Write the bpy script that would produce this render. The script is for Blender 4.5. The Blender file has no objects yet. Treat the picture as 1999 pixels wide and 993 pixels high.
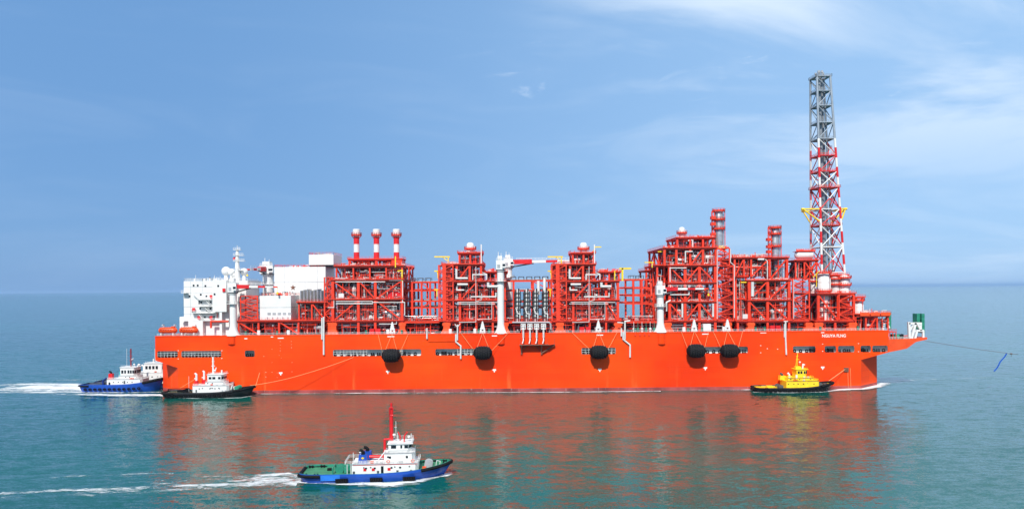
import bpy, math, random
from math import sin, cos, pi, radians, sqrt
from mathutils import Vector, Matrix

C = bpy.context.scene.collection
SC = bpy.context.scene

# ------------------------------------------------------------------ camera
F, CX, HY, H, TH = 1400.0, 999.5, 563.5, 51.5, 0.0078     # focal length in photo pixels, horizon row, eye height, roll
cam = bpy.data.cameras.new('camera'); cam.sensor_width = 36; cam.lens = F / 1999 * 36
cam.shift_y = (HY - 496.5) / 1999; cam.clip_start = 1; cam.clip_end = 300000
co = bpy.data.objects.new('camera', cam); C.objects.link(co)
co.matrix_world = Matrix.Translation((0, 0, H)) @ Matrix.Rotation(pi/2, 4, 'X') @ Matrix.Rotation(-TH, 4, 'Z')
SC.camera = co
SC.view_settings.view_transform = 'Standard'; SC.view_settings.look = 'None'
SC.view_settings.exposure = 0.12; SC.view_settings.gamma = 1.0
SC.view_settings.use_curve_mapping = False
try:
    SC.cycles.max_bounces = 6; SC.cycles.diffuse_bounces = 3; SC.cycles.glossy_bounces = 3
    SC.cycles.transparent_max_bounces = 12; SC.cycles.sample_clamp_indirect = 6
except Exception:
    pass

# ------------------------------------------------------------------ sun and sky
SUN = Vector((-0.17, -0.72, 0.80)).normalized()
el = math.asin(SUN.z); az = math.atan2(SUN.x, SUN.y)
sl = bpy.data.lights.new('sun', 'SUN'); sl.energy = 5.0; sl.angle = radians(0.5); sl.color = (1, .955, .89)
so = bpy.data.objects.new('sun', sl); C.objects.link(so); so.rotation_euler = SUN.to_track_quat('Z', 'Y').to_euler()
so.location = (0, 0, 300)

W = bpy.data.worlds.new('World'); SC.world = W; W.use_nodes = True
nt = W.node_tree; nt.nodes.clear()
def N(tree, t, **kw):
    n = tree.nodes.new(t)
    for k, v in kw.items(): setattr(n, k, v)
    return n
out = N(nt, 'ShaderNodeOutputWorld'); bg = N(nt, 'ShaderNodeBackground'); bg.inputs['Strength'].default_value = 0.1
sky = N(nt, 'ShaderNodeTexSky'); sky.sky_type = 'NISHITA'; sky.sun_disc = False
sky.sun_elevation = el; sky.sun_rotation = az; sky.altitude = 0; sky.air_density = 1.0; sky.dust_density = 0.6; sky.ozone_density = 3.0
L = nt.links.new
tc = N(nt, 'ShaderNodeTexCoord'); sep = N(nt, 'ShaderNodeSeparateXYZ'); L(tc.outputs['Generated'], sep.inputs[0])
def M(tree, op, a, b=None, c=None, clamp=False):
    n = N(tree, 'ShaderNodeMath', operation=op); n.use_clamp = clamp
    for i, v in enumerate((a, b, c)):
        if v is None: continue
        if isinstance(v, (int, float)): n.inputs[i].default_value = v
        else: tree.links.new(v, n.inputs[i])
    return n.outputs[0]
zz = M(nt, 'ADD', M(nt, 'MAXIMUM', sep.outputs[2], 0.0), 0.16)
cb = N(nt, 'ShaderNodeCombineXYZ')
L(M(nt, 'DIVIDE', sep.outputs[0], zz), cb.inputs[0]); L(M(nt, 'DIVIDE', sep.outputs[1], zz), cb.inputs[1])
def noise(tree, vec, scale, detail=4, rough=.55, dist=0, sc=(1, 1, 1), loc=(0, 0, 0)):
    mp = N(tree, 'ShaderNodeMapping'); mp.inputs['Scale'].default_value = sc; mp.inputs['Location'].default_value = loc
    tree.links.new(vec, mp.inputs[0])
    n = N(tree, 'ShaderNodeTexNoise'); n.inputs['Scale'].default_value = scale; n.inputs['Detail'].default_value = detail
    n.inputs['Roughness'].default_value = rough; n.inputs['Distortion'].default_value = dist
    tree.links.new(mp.outputs[0], n.inputs['Vector']); return n
def ramp(tree, v, p0, p1, c0=(0, 0, 0, 1), c1=(1, 1, 1, 1)):
    r = N(tree, 'ShaderNodeValToRGB'); e = r.color_ramp.elements
    e[0].position, e[0].color, e[1].position, e[1].color = p0, c0, p1, c1
    r.color_ramp.interpolation = 'EASE'
    tree.links.new(v, r.inputs[0]); return r.outputs[0]
def smooth(tree, v, a, b):
    n = N(tree, 'ShaderNodeMapRange', interpolation_type='SMOOTHSTEP'); tree.links.new(v, n.inputs[0])
    n.inputs[1].default_value = a; n.inputs[2].default_value = b; return n.outputs[0]
n1 = noise(nt, cb.outputs[0], 1.1, 9, .56, .6, (0.75, 1.25, 1), (9.3, 6.1, 0))
n2 = noise(nt, cb.outputs[0], 0.5, 3, .5, .3, (1, 1, 1), (2.2, 8.4, 0))
c1 = smooth(nt, n1.outputs[0], .42, .66); c2 = smooth(nt, n2.outputs[0], .33, .55)
side = smooth(nt, sep.outputs[0], -.50, .62); up = smooth(nt, sep.outputs[2], .08, .34)
cside = smooth(nt, sep.outputs[0], -.06, .42)
cloud = M(nt, 'MULTIPLY', M(nt, 'MULTIPLY', c1, c2), M(nt, 'MULTIPLY', cside, M(nt, 'MULTIPLY_ADD', up, .85, .15)))
veilc = N(nt, 'ShaderNodeMix', data_type='RGBA'); L(side, veilc.inputs[0]); veilc.inputs[6].default_value = (1.56, 3.45, 6.7, 1); veilc.inputs[7].default_value = (3.5, 5.9, 9.2, 1)
low = M(nt, 'SUBTRACT', 1, M(nt, 'MULTIPLY', smooth(nt, sep.outputs[2], .30, .95), .85))
mv = N(nt, 'ShaderNodeMix', data_type='RGBA'); L(M(nt, 'MULTIPLY', low, .86), mv.inputs[0]); L(sky.outputs[0], mv.inputs[6]); L(veilc.outputs[2], mv.inputs[7])
cb2 = N(nt, 'ShaderNodeCombineXYZ'); L(sep.outputs[0], cb2.inputs[0]); L(sep.outputs[2], cb2.inputs[1])
n4 = noise(nt, cb2.outputs[0], 1.0, 6, .55, .8, (3.2, 15, 1), (2.3, 5.1, 0))
n5 = noise(nt, cb2.outputs[0], 1.0, 8, .6, 1.0, (6.5, 24, 1), (11.4, 3.7, 0))
band = M(nt, 'MULTIPLY', smooth(nt, n4.outputs[0], .46, .74), M(nt, 'MULTIPLY_ADD', cside, .22, .05))
wisp = M(nt, 'MULTIPLY', smooth(nt, n5.outputs[0], .60, .82), M(nt, 'MULTIPLY', smooth(nt, sep.outputs[0], -.12, .10), M(nt, 'MULTIPLY', up, .55)))
added_high_cloud = M(nt, 'MULTIPLY', smooth(nt, sep.outputs[0], .05, .55), M(nt, 'MULTIPLY', smooth(nt, sep.outputs[2], .30, .48), .85))  # added bright cloud, mostly above the view, lightens the sea at right
cloud = M(nt, 'MAXIMUM', M(nt, 'MAXIMUM', cloud, added_high_cloud), M(nt, 'MAXIMUM', band, wisp))
mc = N(nt, 'ShaderNodeMix', data_type='RGBA'); L(M(nt, 'MULTIPLY', cloud, 1.15, clamp=True), mc.inputs[0]); L(mv.outputs[2], mc.inputs[6]); mc.inputs[7].default_value = (7.8, 9.0, 10.4, 1)
L(mc.outputs[2], bg.inputs[0]); L(bg.outputs[0], out.inputs[0])

# ------------------------------------------------------------------ helpers
def P(px, py, Y):
    u, v = px - CX, py - HY
    return Vector(((u - TH*v)*Y/F, Y, H - (v + TH*u)*Y/F))
def X_(px, Y, py=600): return P(px, py, Y).x
def Z_(px, py, Y): return P(px, py, Y).z

class MB:
    """collects shapes; build() links them as one mesh object"""
    def __init__(s): s.v, s.f, s.m, s.s = [], [], [], []
    def add(s, vs, fs, m=0, sm=False):
        b = len(s.v); s.v += [tuple(p) for p in vs]
        for f in fs: s.f.append(tuple(b+i for i in f)); s.m.append(m); s.s.append(sm)
        return s
    def box(s, x0, x1, y0, y1, z0, z1, m=0):
        if x0 > x1: x0, x1 = x1, x0
        if y0 > y1: y0, y1 = y1, y0
        if z0 > z1: z0, z1 = z1, z0
        s.add([(x0,y0,z0),(x1,y0,z0),(x1,y1,z0),(x0,y1,z0),(x0,y0,z1),(x1,y0,z1),(x1,y1,z1),(x0,y1,z1)],
              [(0,3,2,1),(4,5,6,7),(0,1,5,4),(1,2,6,5),(2,3,7,6),(3,0,4,7)], m)
        return s
    def beam(s, p, q, w=.3, h=None, m=0):
        p, q = Vector(p), Vector(q); d = q - p
        if d.length < 1e-6: return s
        h = w if h is None else h
        d.normalize(); a = d.cross(Vector((0,0,1)))
        if a.length < 1e-3: a = Vector((1,0,0))
        a.normalize(); b = a.cross(d); a = a*w/2; b = b*h/2
        s.add([p-a-b,p+a-b,p+a+b,p-a+b,q-a-b,q+a-b,q+a+b,q-a+b],
              [(0,1,2,3),(7,6,5,4),(0,4,5,1),(1,5,6,2),(2,6,7,3),(3,7,4,0)], m)
        return s
    def tube(s, p, q, r, n=8, m=0, r2=None, caps=True):
        p, q = Vector(p), Vector(q); d = q - p
        if d.length < 1e-6: return s
        r2 = r if r2 is None else r2
        d.normalize(); a = d.cross(Vector((0,0,1)))
        if a.length < 1e-3: a = Vector((1,0,0))
        a.normalize(); b = d.cross(a)
        A = [p + (a*cos(2*pi*i/n) + b*sin(2*pi*i/n))*r for i in range(n)]
        B = [q + (a*cos(2*pi*i/n) + b*sin(2*pi*i/n))*r2 for i in range(n)]
        s.add(A+B, [(i,(i+1)%n,n+(i+1)%n,n+i) for i in range(n)], m, True)
        if caps:
            s.add(A, [tuple(range(n-1,-1,-1))], m); s.add(B, [tuple(range(n))], m)
        return s
    def path(s, pts, r, n=8, m=0):
        pts = [Vector(p) for p in pts]
        for i in range(len(pts)-1): s.tube(pts[i], pts[i+1], r, n, m)
        for p in pts[1:-1]: s.ball(p, r*1.08, 6, 4, m)
        return s
    def ball(s, c, r, n=12, k=8, m=0, sc=(1,1,1)):
        c = Vector(c); vs = [c+Vector((0,0,-r*sc[2]))]
        for j in range(1, k):
            t = -pi/2 + pi*j/k
            for i in range(n): vs.append(c+Vector((r*cos(t)*cos(2*pi*i/n)*sc[0], r*cos(t)*sin(2*pi*i/n)*sc[1], r*sin(t)*sc[2])))
        vs.append(c+Vector((0,0,r*sc[2]))); fs = []
        for i in range(n):
            fs.append((0, 1+(i+1)%n, 1+i)); e = 1+(k-2)*n
            fs.append((e+i, e+(i+1)%n, len(vs)-1))
            for j in range(k-2): a = 1+j*n; fs.append((a+i, a+(i+1)%n, a+n+(i+1)%n, a+n+i))
        s.add(vs, fs, m, True); return s
    def lathe(s, prof, o, axis='z', n=20, m=0, sm=True):
        o = Vector(o); ex = {'z':(Vector((1,0,0)),Vector((0,1,0)),Vector((0,0,1))), 'x':(Vector((0,1,0)),Vector((0,0,1)),Vector((1,0,0))),
                             'y':(Vector((0,0,1)),Vector((1,0,0)),Vector((0,1,0)))}[axis]
        rings, cur = [], []
        for k, p in enumerate(prof):
            cur.append(k)
            if 0 < k < len(prof)-1:
                a1 = math.atan2(p[1]-prof[k-1][1], p[0]-prof[k-1][0]); a2 = math.atan2(prof[k+1][1]-p[1], prof[k+1][0]-p[0])
                d = abs((a2-a1+pi) % (2*pi)-pi)
                if d > .6: rings.append(cur); cur = [k]
        rings.append(cur)
        for rg in rings:
            vs = [o + (ex[0]*cos(2*pi*i/n)+ex[1]*sin(2*pi*i/n))*max(prof[k][0],1e-4) + ex[2]*prof[k][1] for k in rg for i in range(n)]
            b = len(s.v); s.v += [tuple(p) for p in vs]
            for j in range(len(rg)-1):
                for i in range(n):
                    s.f.append((b+j*n+i, b+j*n+(i+1)%n, b+(j+1)*n+(i+1)%n, b+(j+1)*n+i)); s.m.append(m[rg[j]] if isinstance(m, (list, tuple)) else m); s.s.append(sm)
        return s
    def vessel(s, c, r, l, axis='x', m=0, n=18):
        h = l/2
        s.lathe([(0,-h-r*.5),(r*.5,-h-r*.43),(r*.86,-h-r*.22),(r,-h),(r,h),(r*.86,h+r*.22),(r*.5,h+r*.43),(0,h+r*.5)], c, axis, n, m); return s
    def prism(s, poly, y0, y1, m=0, axis='y'):
        n = len(poly)
        def q(a, b, t): return (a, t, b) if axis == 'y' else ((a, b, t) if axis == 'z' else (t, a, b))
        s.add([q(a,b,y0) for a,b in poly]+[q(a,b,y1) for a,b in poly],
              [tuple(range(n-1,-1,-1)), tuple(range(n,2*n))]+[(i,(i+1)%n,n+(i+1)%n,n+i) for i in range(n)], m); return s
    def torus(s, c, R, r, axis='y', n=14, k=8, m=0):
        return s.lathe([(R+r*cos(2*pi*j/k), r*sin(2*pi*j/k)) for j in range(k+1)], c, axis, n, m)
    def rail(s, pts, h=1.15, w=.09, step=2.0, m=0, mid=1):
        pts = [Vector(p) for p in pts]
        for a, b in zip(pts[:-1], pts[1:]):
            k = max(1, int(round((b-a).length/step)))
            for i in range(k+1):
                p = a.lerp(b, i/k); s.beam(p, p+Vector((0,0,h)), w, w, m)
            for j in range(mid+1):
                z = Vector((0,0,h*(j+1)/(mid+1))); s.beam(a+z, b+z, w, w, m)
        return s
    def build(s, name, mats, parent=None, bevel=0):
        me = bpy.data.meshes.new(name); me.from_pydata(s.v, [], s.f)
        for m in (mats if isinstance(mats, (list, tuple)) else [mats]): me.materials.append(m)
        me.polygons.foreach_set('material_index', s.m); me.polygons.foreach_set('use_smooth', s.s)
        me.validate(); me.update()
        o = bpy.data.objects.new(name, me); C.objects.link(o)
        if parent is not None:
            o.parent = parent
            if parent.get('world_built'): o.location = -parent.location
        return o

def tag(o, label=None, cat=None, group=None, kind=None):
    for k, v in (('label', label), ('category', cat), ('group', group), ('kind', kind)):
        if v: o[k] = v
    return o
def empty(name, loc, rz=0, label=None, cat=None, group=None):
    o = bpy.data.objects.new(name, None); C.objects.link(o); o.location = loc; o.rotation_euler = (0, 0, rz); o.empty_display_size = .5
    return tag(o, label, cat, group)
def copy_tree(o, parent=None):
    c = o.copy(); C.objects.link(c)
    if parent: c.parent = parent
    for ch in list(o.children): copy_tree(ch, c)
    return c

# ------------------------------------------------------------------ materials
def mat(name, col, rough=.45, metal=0, var=.12, scale=.35, dirt=None, spec=.5):
    m = bpy.data.materials.new(name); m.use_nodes = True; t = m.node_tree; b = t.nodes['Principled BSDF']
    b.inputs['Roughness'].default_value = rough; b.inputs['Metallic'].default_value = metal
    b.inputs['Specular IOR Level'].default_value = spec
    g = N(t, 'ShaderNodeTexCoord')
    n = noise(t, g.outputs['Object'], scale, 5, .6)
    lo = tuple(c*(1-var) for c in col)+(1,); hi = tuple(min(1, c*(1+var)) for c in col)+(1,)
    c = ramp(t, n.outputs[0], .3, .7, lo, hi)
    if dirt:
        d = noise(t, g.outputs['Object'], .8, 6, .65, 0, (1, 1, .18))
        mx = N(t, 'ShaderNodeMix', data_type='RGBA'); t.links.new(M(t, 'MULTIPLY', smooth(t, d.outputs[0], .56, .8), dirt[1]), mx.inputs[0])
        t.links.new(c, mx.inputs[6]); mx.inputs[7].default_value = tuple(dirt[0])+(1,); c = mx.outputs[2]
    t.links.new(c, b.inputs['Base Color'])
    t.links.new(M(t, 'MULTIPLY_ADD', n.outputs[0], .2, rough-.1), b.inputs['Roughness'])
    return m
RUST = (.16, .05, .02)
m_red = mat('red_steel', (.75, .041, .011), .45, dirt=((.40, .03, .02), .4))
m_navy = mat('navy_paint', (.012, .022, .06), .5, var=.3)
m_charc = mat('charcoal_paint', (.028, .028, .030), .55, var=.3)
m_dmar = mat('shade_maroon', (.10, .012, .01), .6, var=.3)  # dark tone stands in for shade inside and under the modules
m_redd = mat('red_plate', (.60, .036, .012), .55, dirt=(RUST, .35))
m_org = mat('orange_steel', (.78, .075, .010), .45)
m_white = mat('white_paint', (.72, .72, .70), .4, var=.04, dirt=((.55, .50, .44), .22))
m_wpipe = mat('insulated_pipe', (.62, .62, .60), .35, var=.08)
m_steel = mat('bare_steel', (.42, .43, .44), .32, .65, var=.2)
m_grey = mat('grey_paint', (.33, .35, .37), .5, var=.15)
m_dgrey = mat('dark_grey_paint', (.07, .08, .09), .5, var=.2)
m_black = mat('black_rubber', (.005, .005, .006), .75, var=.3, spec=.2)
m_glass = mat('dark_glass', (.012, .016, .022), .08, var=.1)
m_yel = mat('yellow_paint', (.86, .60, .02), .45, dirt=(RUST, .3))
m_green = mat('green_paint', (.02, .22, .14), .5, dirt=((.1, .12, .09), .4))
m_blue = mat('blue_paint', (.008, .068, .38), .4, dirt=((.05, .05, .06), .4))
m_dblue = mat('dark_blue_paint', (.01, .03, .17), .45, dirt=((.05, .05, .06), .4))
m_deckg = mat('green_deck', (.045, .20, .10), .6, var=.25, scale=.6, dirt=((.22, .22, .13), .7))
m_hblack = mat('black_hull_paint', (.014, .015, .017), .45, var=.3, dirt=((.10, .07, .05), .4))
m_brown = mat('rusty_steel', (.16, .07, .045), .7, var=.3)
m_dred = mat('dark_red_paint', (.24, .015, .025), .5)
m_life = mat('lifeboat_orange', (.80, .075, .006), .4, var=.08)
m_rope = mat('pale_rope', (.72, .42, .18), .8, var=.1)
m_wire = mat('dark_wire', (.12, .10, .09), .6)
m_recess = mat('pale_grey_recess', (.62, .63, .62), .6, var=.10)
m_bred = mat('bright_red', (.62, .012, .016), .4)
m_mark = mat('white_marking', (.78, .76, .70), .5, var=.05)
m_bstrap = mat('blue_strap', (.01, .09, .45), .6)

def hull_material():
    m = bpy.data.materials.new('red_orange_hull'); m.use_nodes = True; t = m.node_tree; b = t.nodes['Principled BSDF']
    g = N(t, 'ShaderNodeTexCoord'); s = N(t, 'ShaderNodeSeparateXYZ'); t.links.new(g.outputs['Object'], s.inputs[0])
    big = noise(t, g.outputs['Object'], .02, 4, .5)
    c = ramp(t, big.outputs[0], .3, .7, (.80, .038, .0014, 1), (.89, .074, .0026, 1))
    cv = N(t, 'ShaderNodeCombineXYZ'); t.links.new(s.outputs[0], cv.inputs[0]); t.links.new(s.outputs[2], cv.inputs[1])
    br = N(t, 'ShaderNodeTexBrick'); t.links.new(cv.outputs[0], br.inputs['Vector']); br.inputs['Scale'].default_value = 1
    br.inputs['Brick Width'].default_value = 13; br.inputs['Row Height'].default_value = 2.9; br.inputs['Mortar Size'].default_value = .08
    br.inputs['Mortar Smooth'].default_value = .6
    br.inputs['Color1'].default_value = (1, 1, 1, 1); br.inputs['Color2'].default_value = (.90, .84, .84, 1); br.inputs['Mortar'].default_value = (.80, .72, .7, 1)
    mx = N(t, 'ShaderNodeMix', data_type='RGBA', blend_type='MULTIPLY'); mx.inputs[0].default_value = .95
    t.links.new(c, mx.inputs[6]); t.links.new(br.outputs[0], mx.inputs[7])
    # pale rub marks and rust runs near the waterline
    st = noise(t, g.outputs['Object'], .22, 5, .6, 0, (1, 1, .10)); low = N(t, 'ShaderNodeMapRange'); t.links.new(s.outputs[2], low.inputs[0])
    low.inputs[1].default_value = 15; low.inputs[2].default_value = 1; 
    f = M(t, 'MULTIPLY', smooth(t, st.outputs[0], .55, .75), M(t, 'MULTIPLY', low.outputs[0], .8))
    m2 = N(t, 'ShaderNodeMix', data_type='RGBA'); t.links.new(f, m2.inputs[0]); t.links.new(mx.outputs[2], m2.inputs[6]); m2.inputs[7].default_value = (.80, .15, .035, 1)
    t.links.new(m2.outputs[2], b.inputs['Base Color']); b.inputs['Roughness'].default_value = .5
    b.inputs['Specular IOR Level'].default_value = .18
    return m
m_hull = hull_material()
m_boot = mat('worn_boot_topping', (.30, .05, .045), .6, var=.4, scale=.12, dirt=((.60, .50, .44), .95))

# ------------------------------------------------------------------ sea
def sea_material():
    m = bpy.data.materials.new('sea_water'); m.use_nodes = True; t = m.node_tree; b = t.nodes['Principled BSDF']
    g = N(t, 'ShaderNodeNewGeometry'); pos = g.outputs['Position']
    def slopes(scale, sx, sy, amp, detail, rot=0):
        mp = N(t, 'ShaderNodeMapping'); mp.inputs['Scale'].default_value = (sx, sy, 1); mp.inputs['Rotation'].default_value = (0, 0, rot)
        t.links.new(pos, mp.inputs[0])
        n = N(t, 'ShaderNodeTexNoise'); n.inputs['Scale'].default_value = scale; n.inputs['Detail'].default_value = detail; n.inputs['Roughness'].default_value = .6
        n.inputs['Distortion'].default_value = .4
        t.links.new(mp.outputs[0], n.inputs['Vector'])
        v = N(t, 'ShaderNodeVectorMath', operation='SUBTRACT'); t.links.new(n.outputs['Color'], v.inputs[0]); v.inputs[1].default_value = (.5, .5, .5)
        w = N(t, 'ShaderNodeVectorMath', operation='MULTIPLY'); t.links.new(v.outputs[0], w.inputs[0]); w.inputs[1].default_value = (amp*.6, amp, 0)
        return w.outputs[0]
    calm = noise(t, pos, .011, 4, .55, .6, (.55, 1, 1))
    a = slopes(1, .085, .20, .30, 3, .12); c = slopes(1, .26, .72, .42, 3, -.2); d = slopes(1, 1.6, 2.8, .50, 3, .3)
    v = N(t, 'ShaderNodeVectorMath', operation='ADD'); t.links.new(a, v.inputs[0]); t.links.new(c, v.inputs[1])
    v2 = N(t, 'ShaderNodeVectorMath', operation='ADD'); t.links.new(v.outputs[0], v2.inputs[0]); t.links.new(d, v2.inputs[1])
    sc = N(t, 'ShaderNodeVectorMath', operation='SCALE'); t.links.new(v2.outputs[0], sc.inputs[0])
    t.links.new(M(t, 'MULTIPLY_ADD', calm.outputs[0], .9, .5), sc.inputs['Scale'])
    n3 = N(t, 'ShaderNodeVectorMath', operation='ADD'); t.links.new(sc.outputs[0], n3.inputs[0]); n3.inputs[1].default_value = (0, 0, 1)
    nn = N(t, 'ShaderNodeVectorMath', operation='NORMALIZE'); t.links.new(n3.outputs[0], nn.inputs[0]); t.links.new(nn.outputs[0], b.inputs['Normal'])
    col = ramp(t, noise(t, pos, .006, 3, .5, .3, (.5, 1, 1)).outputs[0], .35, .65, (.001, .070, .056, 1), (.002, .096, .074, 1))
    t.links.new(col, b.inputs['Base Color'])
    b.inputs['Roughness'].default_value = .08; b.inputs['IOR'].default_value = 1.37
    return m
mb = MB(); R = 90000
mb.add([(-R,-R,0),(R,-R,0),(R,R,0),(-R,R,0)], [(0,1,2,3)])
tag(mb.build('sea', sea_material()), kind='structure')

# ------------------------------------------------------------------ the ship
Y0, Y1 = 360.0, 420.0
S = empty('gas_ship', (-5, 390, 0), 0, 'huge red and orange gas plant ship carrying red steel modules and a tall flare tower', 'ship')
S['world_built'] = True
ZD = Z_(1000, 650.8, Y0); ZT = Z_(1000, 679.5, Y0); ZB = Z_(1000, 692.3, Y0)
OPEN = [(307,347),(354,432),(478,497),(650,822),(850,958),(1135,1202),(1342,1460),(1548,1592),(1610,1632),(1636,1668),(1680,1700),(1703,1733)]
XA, XB = X_(303, Y0, 690), X_(1735, Y0, 680)
xa, xb = X_(348, Y0, 740), X_(1681, Y0, 740)
hb = MB()
zc = Z_(303, 703, Y0); zc2 = Z_(348, 718, Y0); zb = Z_(1735, 687, Y0); zb2 = Z_(1681, 702, Y0)
seg = [XA]
for a, b_ in OPEN: seg += [X_(a, Y0, 685), X_(b_, Y0, 685)]
seg.append(XB)
fy = Y0
def q(x0, z0, x1, z1, m=0): hb.add([(x0,fy,z0),(x1,fy,z0),(x1,fy,z1),(x0,fy,z1)], [(0,1,2,3)], m)
q(XA, ZT, XB, ZD)
for i in range(0, len(seg), 2): q(seg[i], ZB, seg[i+1], ZT)
for i in range(1, len(seg)-1, 2):           # rounded corners of each opening
    r = .75
    for (cx, sx) in ((seg[i], 1), (seg[i+1], -1)):
        for (cz, sz) in ((ZB, 1), (ZT, -1)):
            arc = [(cx + sx*(r - r*cos(t)), cz + sz*(r - r*sin(t))) for t in (0, pi/6, pi/3, pi/2)]
            pts = [(cx, fy, cz)] + [(x, fy, z) for x, z in arc]
            hb.add(pts, [tuple(range(5))])
ZL = 1.6
hb.add([(XA,fy,ZB),(XA,fy,zc),(xa,fy,zc2),(xb,fy,zb2),(XB,fy,zb),(XB,fy,ZB)], [(0,1,2,3,4,5)])
hb.add([(xa,fy,ZL),(xb,fy,ZL),(xb,fy,zb2),(xa,fy,zc2)], [(0,1,2,3)])
xs = X_(318, 374, 740); ys = 374.0
xe_ = X_(1713, 374, 730)
bow = [(xb, fy), (xe_-1.0, fy+12.6), (xe_+.2, fy+15.5), (xe_+.6, fy+20), (xe_+.6, fy+26)]
plan = [(xs, ys), (xa, fy)] + bow + [(bow[-1][0], Y1-26), (xb, Y1), (xa, Y1), (xs, Y1-14)]
def wall(pl, z0, z1, m):
    for i in range(len(pl)):
        a, b_ = pl[i], pl[(i+1) % len(pl)]
        if a[1] == fy and b_[1] == fy and m == 0: continue
        hb.add([(a[0],a[1],z0),(b_[0],b_[1],z0),(b_[0],b_[1],z1),(a[0],a[1],z1)], [(0,1,2,3)], m)
wall(plan, ZL, ZB, 0)
pl2 = plan
for i in range(len(pl2)):
    a, b_ = pl2[i], pl2[(i+1) % len(pl2)]
    hb.add([(a[0],a[1],-3),(b_[0],b_[1],-3),(b_[0],b_[1],ZL),(a[0],a[1],ZL)], [(0,1,2,3)], 1)
# ends, underside of the overhangs, deck, far side
hb.add([(XA,Y0,zc),(XA,Y1,zc),(XA,Y1,ZD),(XA,Y0,ZD)], [(0,1,2,3)]); hb.add([(XB,Y0,zb),(XB,Y1,zb),(XB,Y1,ZD),(XB,Y0,ZD)], [(0,1,2,3)])
hb.add([(XA,Y0,zc),(xa,Y0,zc2),(xa,Y1,zc2),(XA,Y1,zc)], [(0,1,2,3)]); hb.add([(XB,Y0,zb),(xb,Y0,zb2),(xb,Y1,zb2),(XB,Y1,zb)], [(0,1,2,3)])
hb.add([(XA,Y1,zc),(xa,Y1,zc2),(xa,Y1,ZL),(xb,Y1,ZL),(xb,Y1,zb2),(XB,Y1,zb),(XB,Y1,ZD),(XA,Y1,ZD)], [tuple(range(8))])
hb.add([(XA,Y0,ZD),(XB,Y0,ZD),(XB,Y1,ZD),(XA,Y1,ZD)], [(0,1,2,3)], 2)
hb.box(XA, XB, Y0-.12, Y0-.002, ZD-.35, ZD+.25)      # sheer strake
hull = hb.build('hull', [m_hull, m_boot, m_redd], S)

random.seed(4)
def opening(i, grid, bolls):
    x0, x1 = seg[2*i+1], seg[2*i+2]; d = 5.0 if i in (0, 1, 2) else (3.2 if i > 7 else 2.5)
    b = MB(); z0, z1 = ZB-.3, ZT+.3; X0, X1 = x0-.4, x1+.4; ya = Y0+.02; yb = Y0+d
    b.add([(X0,yb,z0),(X1,yb,z0),(X1,yb,z1),(X0,yb,z1)], [(0,1,2,3)])
    b.add([(X0,ya,z0),(X1,ya,z0),(X1,yb,z0),(X0,yb,z0)], [(0,1,2,3)]); b.add([(X0,ya,z1),(X1,ya,z1),(X1,yb,z1),(X0,yb,z1)], [(0,1,2,3)])
    b.add([(X0,ya,z0),(X0,yb,z0),(X0,yb,z1),(X0,ya,z1)], [(0,1,2,3)]); b.add([(X1,ya,z0),(X1,yb,z0),(X1,yb,z1),(X1,ya,z1)], [(0,1,2,3)])
    o = b.build('mooring_opening', m_recess, S)
    for (ga, gb) in grid:
        g = MB(); a_, b_ = X_(ga, Y0, 685), X_(gb, Y0, 685); k = max(2, int((b_-a_)/1.6))
        for j in range(k+1): x = a_+(b_-a_)*j/k; g.box(x-.06, x+.06, Y0+.15, Y0+.27, ZB, ZT)
        for z in (.33, .66, .97): zz_ = ZB+(ZT-ZB)*z; g.box(a_, b_, Y0+.28, Y0+.38, zz_-.06, zz_+.06)
        g.build('guard_rail', m_white, o)
    for px in bolls:
        x = X_(px, Y0, 690); bb = MB()
        k = random.choice((0, 0, 1, 2))
        if k == 0:
            bb.torus((x, Y0+.7, ZB+.85), .62, .26, 'y', 14, 6)
            bb.box(x-.8, x+.8, Y0+.45, Y0+1.0, ZB-.05, ZB+.28)
        elif k == 1:
            bb.tube((x-.5, Y0+1.4, ZB), (x-.5, Y0+1.4, ZB+1.5), .32); bb.tube((x+.6, Y0+1.4, ZB), (x+.6, Y0+1.4, ZB+1.5), .32); bb.box(x-1.1, x+1.2, Y0+1.0, Y0+1.8, ZB-.1, ZB+.25)
        else:
            bb.tube((x-1.0, Y0+1.5, ZB+1.1), (x+1.0, Y0+1.5, ZB+1.1), .7, 12); bb.box(x-1.25, x-1.0, Y0+.7, Y0+2.3, ZB-.1, ZB+1.9); bb.box(x+1.0, x+1.25, Y0+.7, Y0+2.3, ZB-.1, ZB+1.9)
        bb.build('bollard' if k else 'fairlead', m_black, o)
GR = {0:[(307,347)], 1:[(354,432)], 3:[(651,716),(781,786)], 4:[(893,926)], 5:[(1136,1201)]}
for i, (a, b_) in enumerate(OPEN):
    step = 7 if i in (0, 1, 2) else 12 if i < 8 else 9.5
    opening(i, GR.get(i, []), [a+4+step*k for k in range(int((b_-a-6)/step)+1)])

# rails along the deck edge
rb = MB()
for (a, b_) in ((306, 444), (470, 970), (990, 1014), (1072, 1280), (1300, 1733)):
    rb.rail([(X_(a,Y0,652), Y0+.4, ZD), (X_(b_,Y0,652), Y0+.4, ZD)], 1.3, .08, 2.0, 0, 2)
rb.build('deck_rail', m_white, S)

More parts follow.
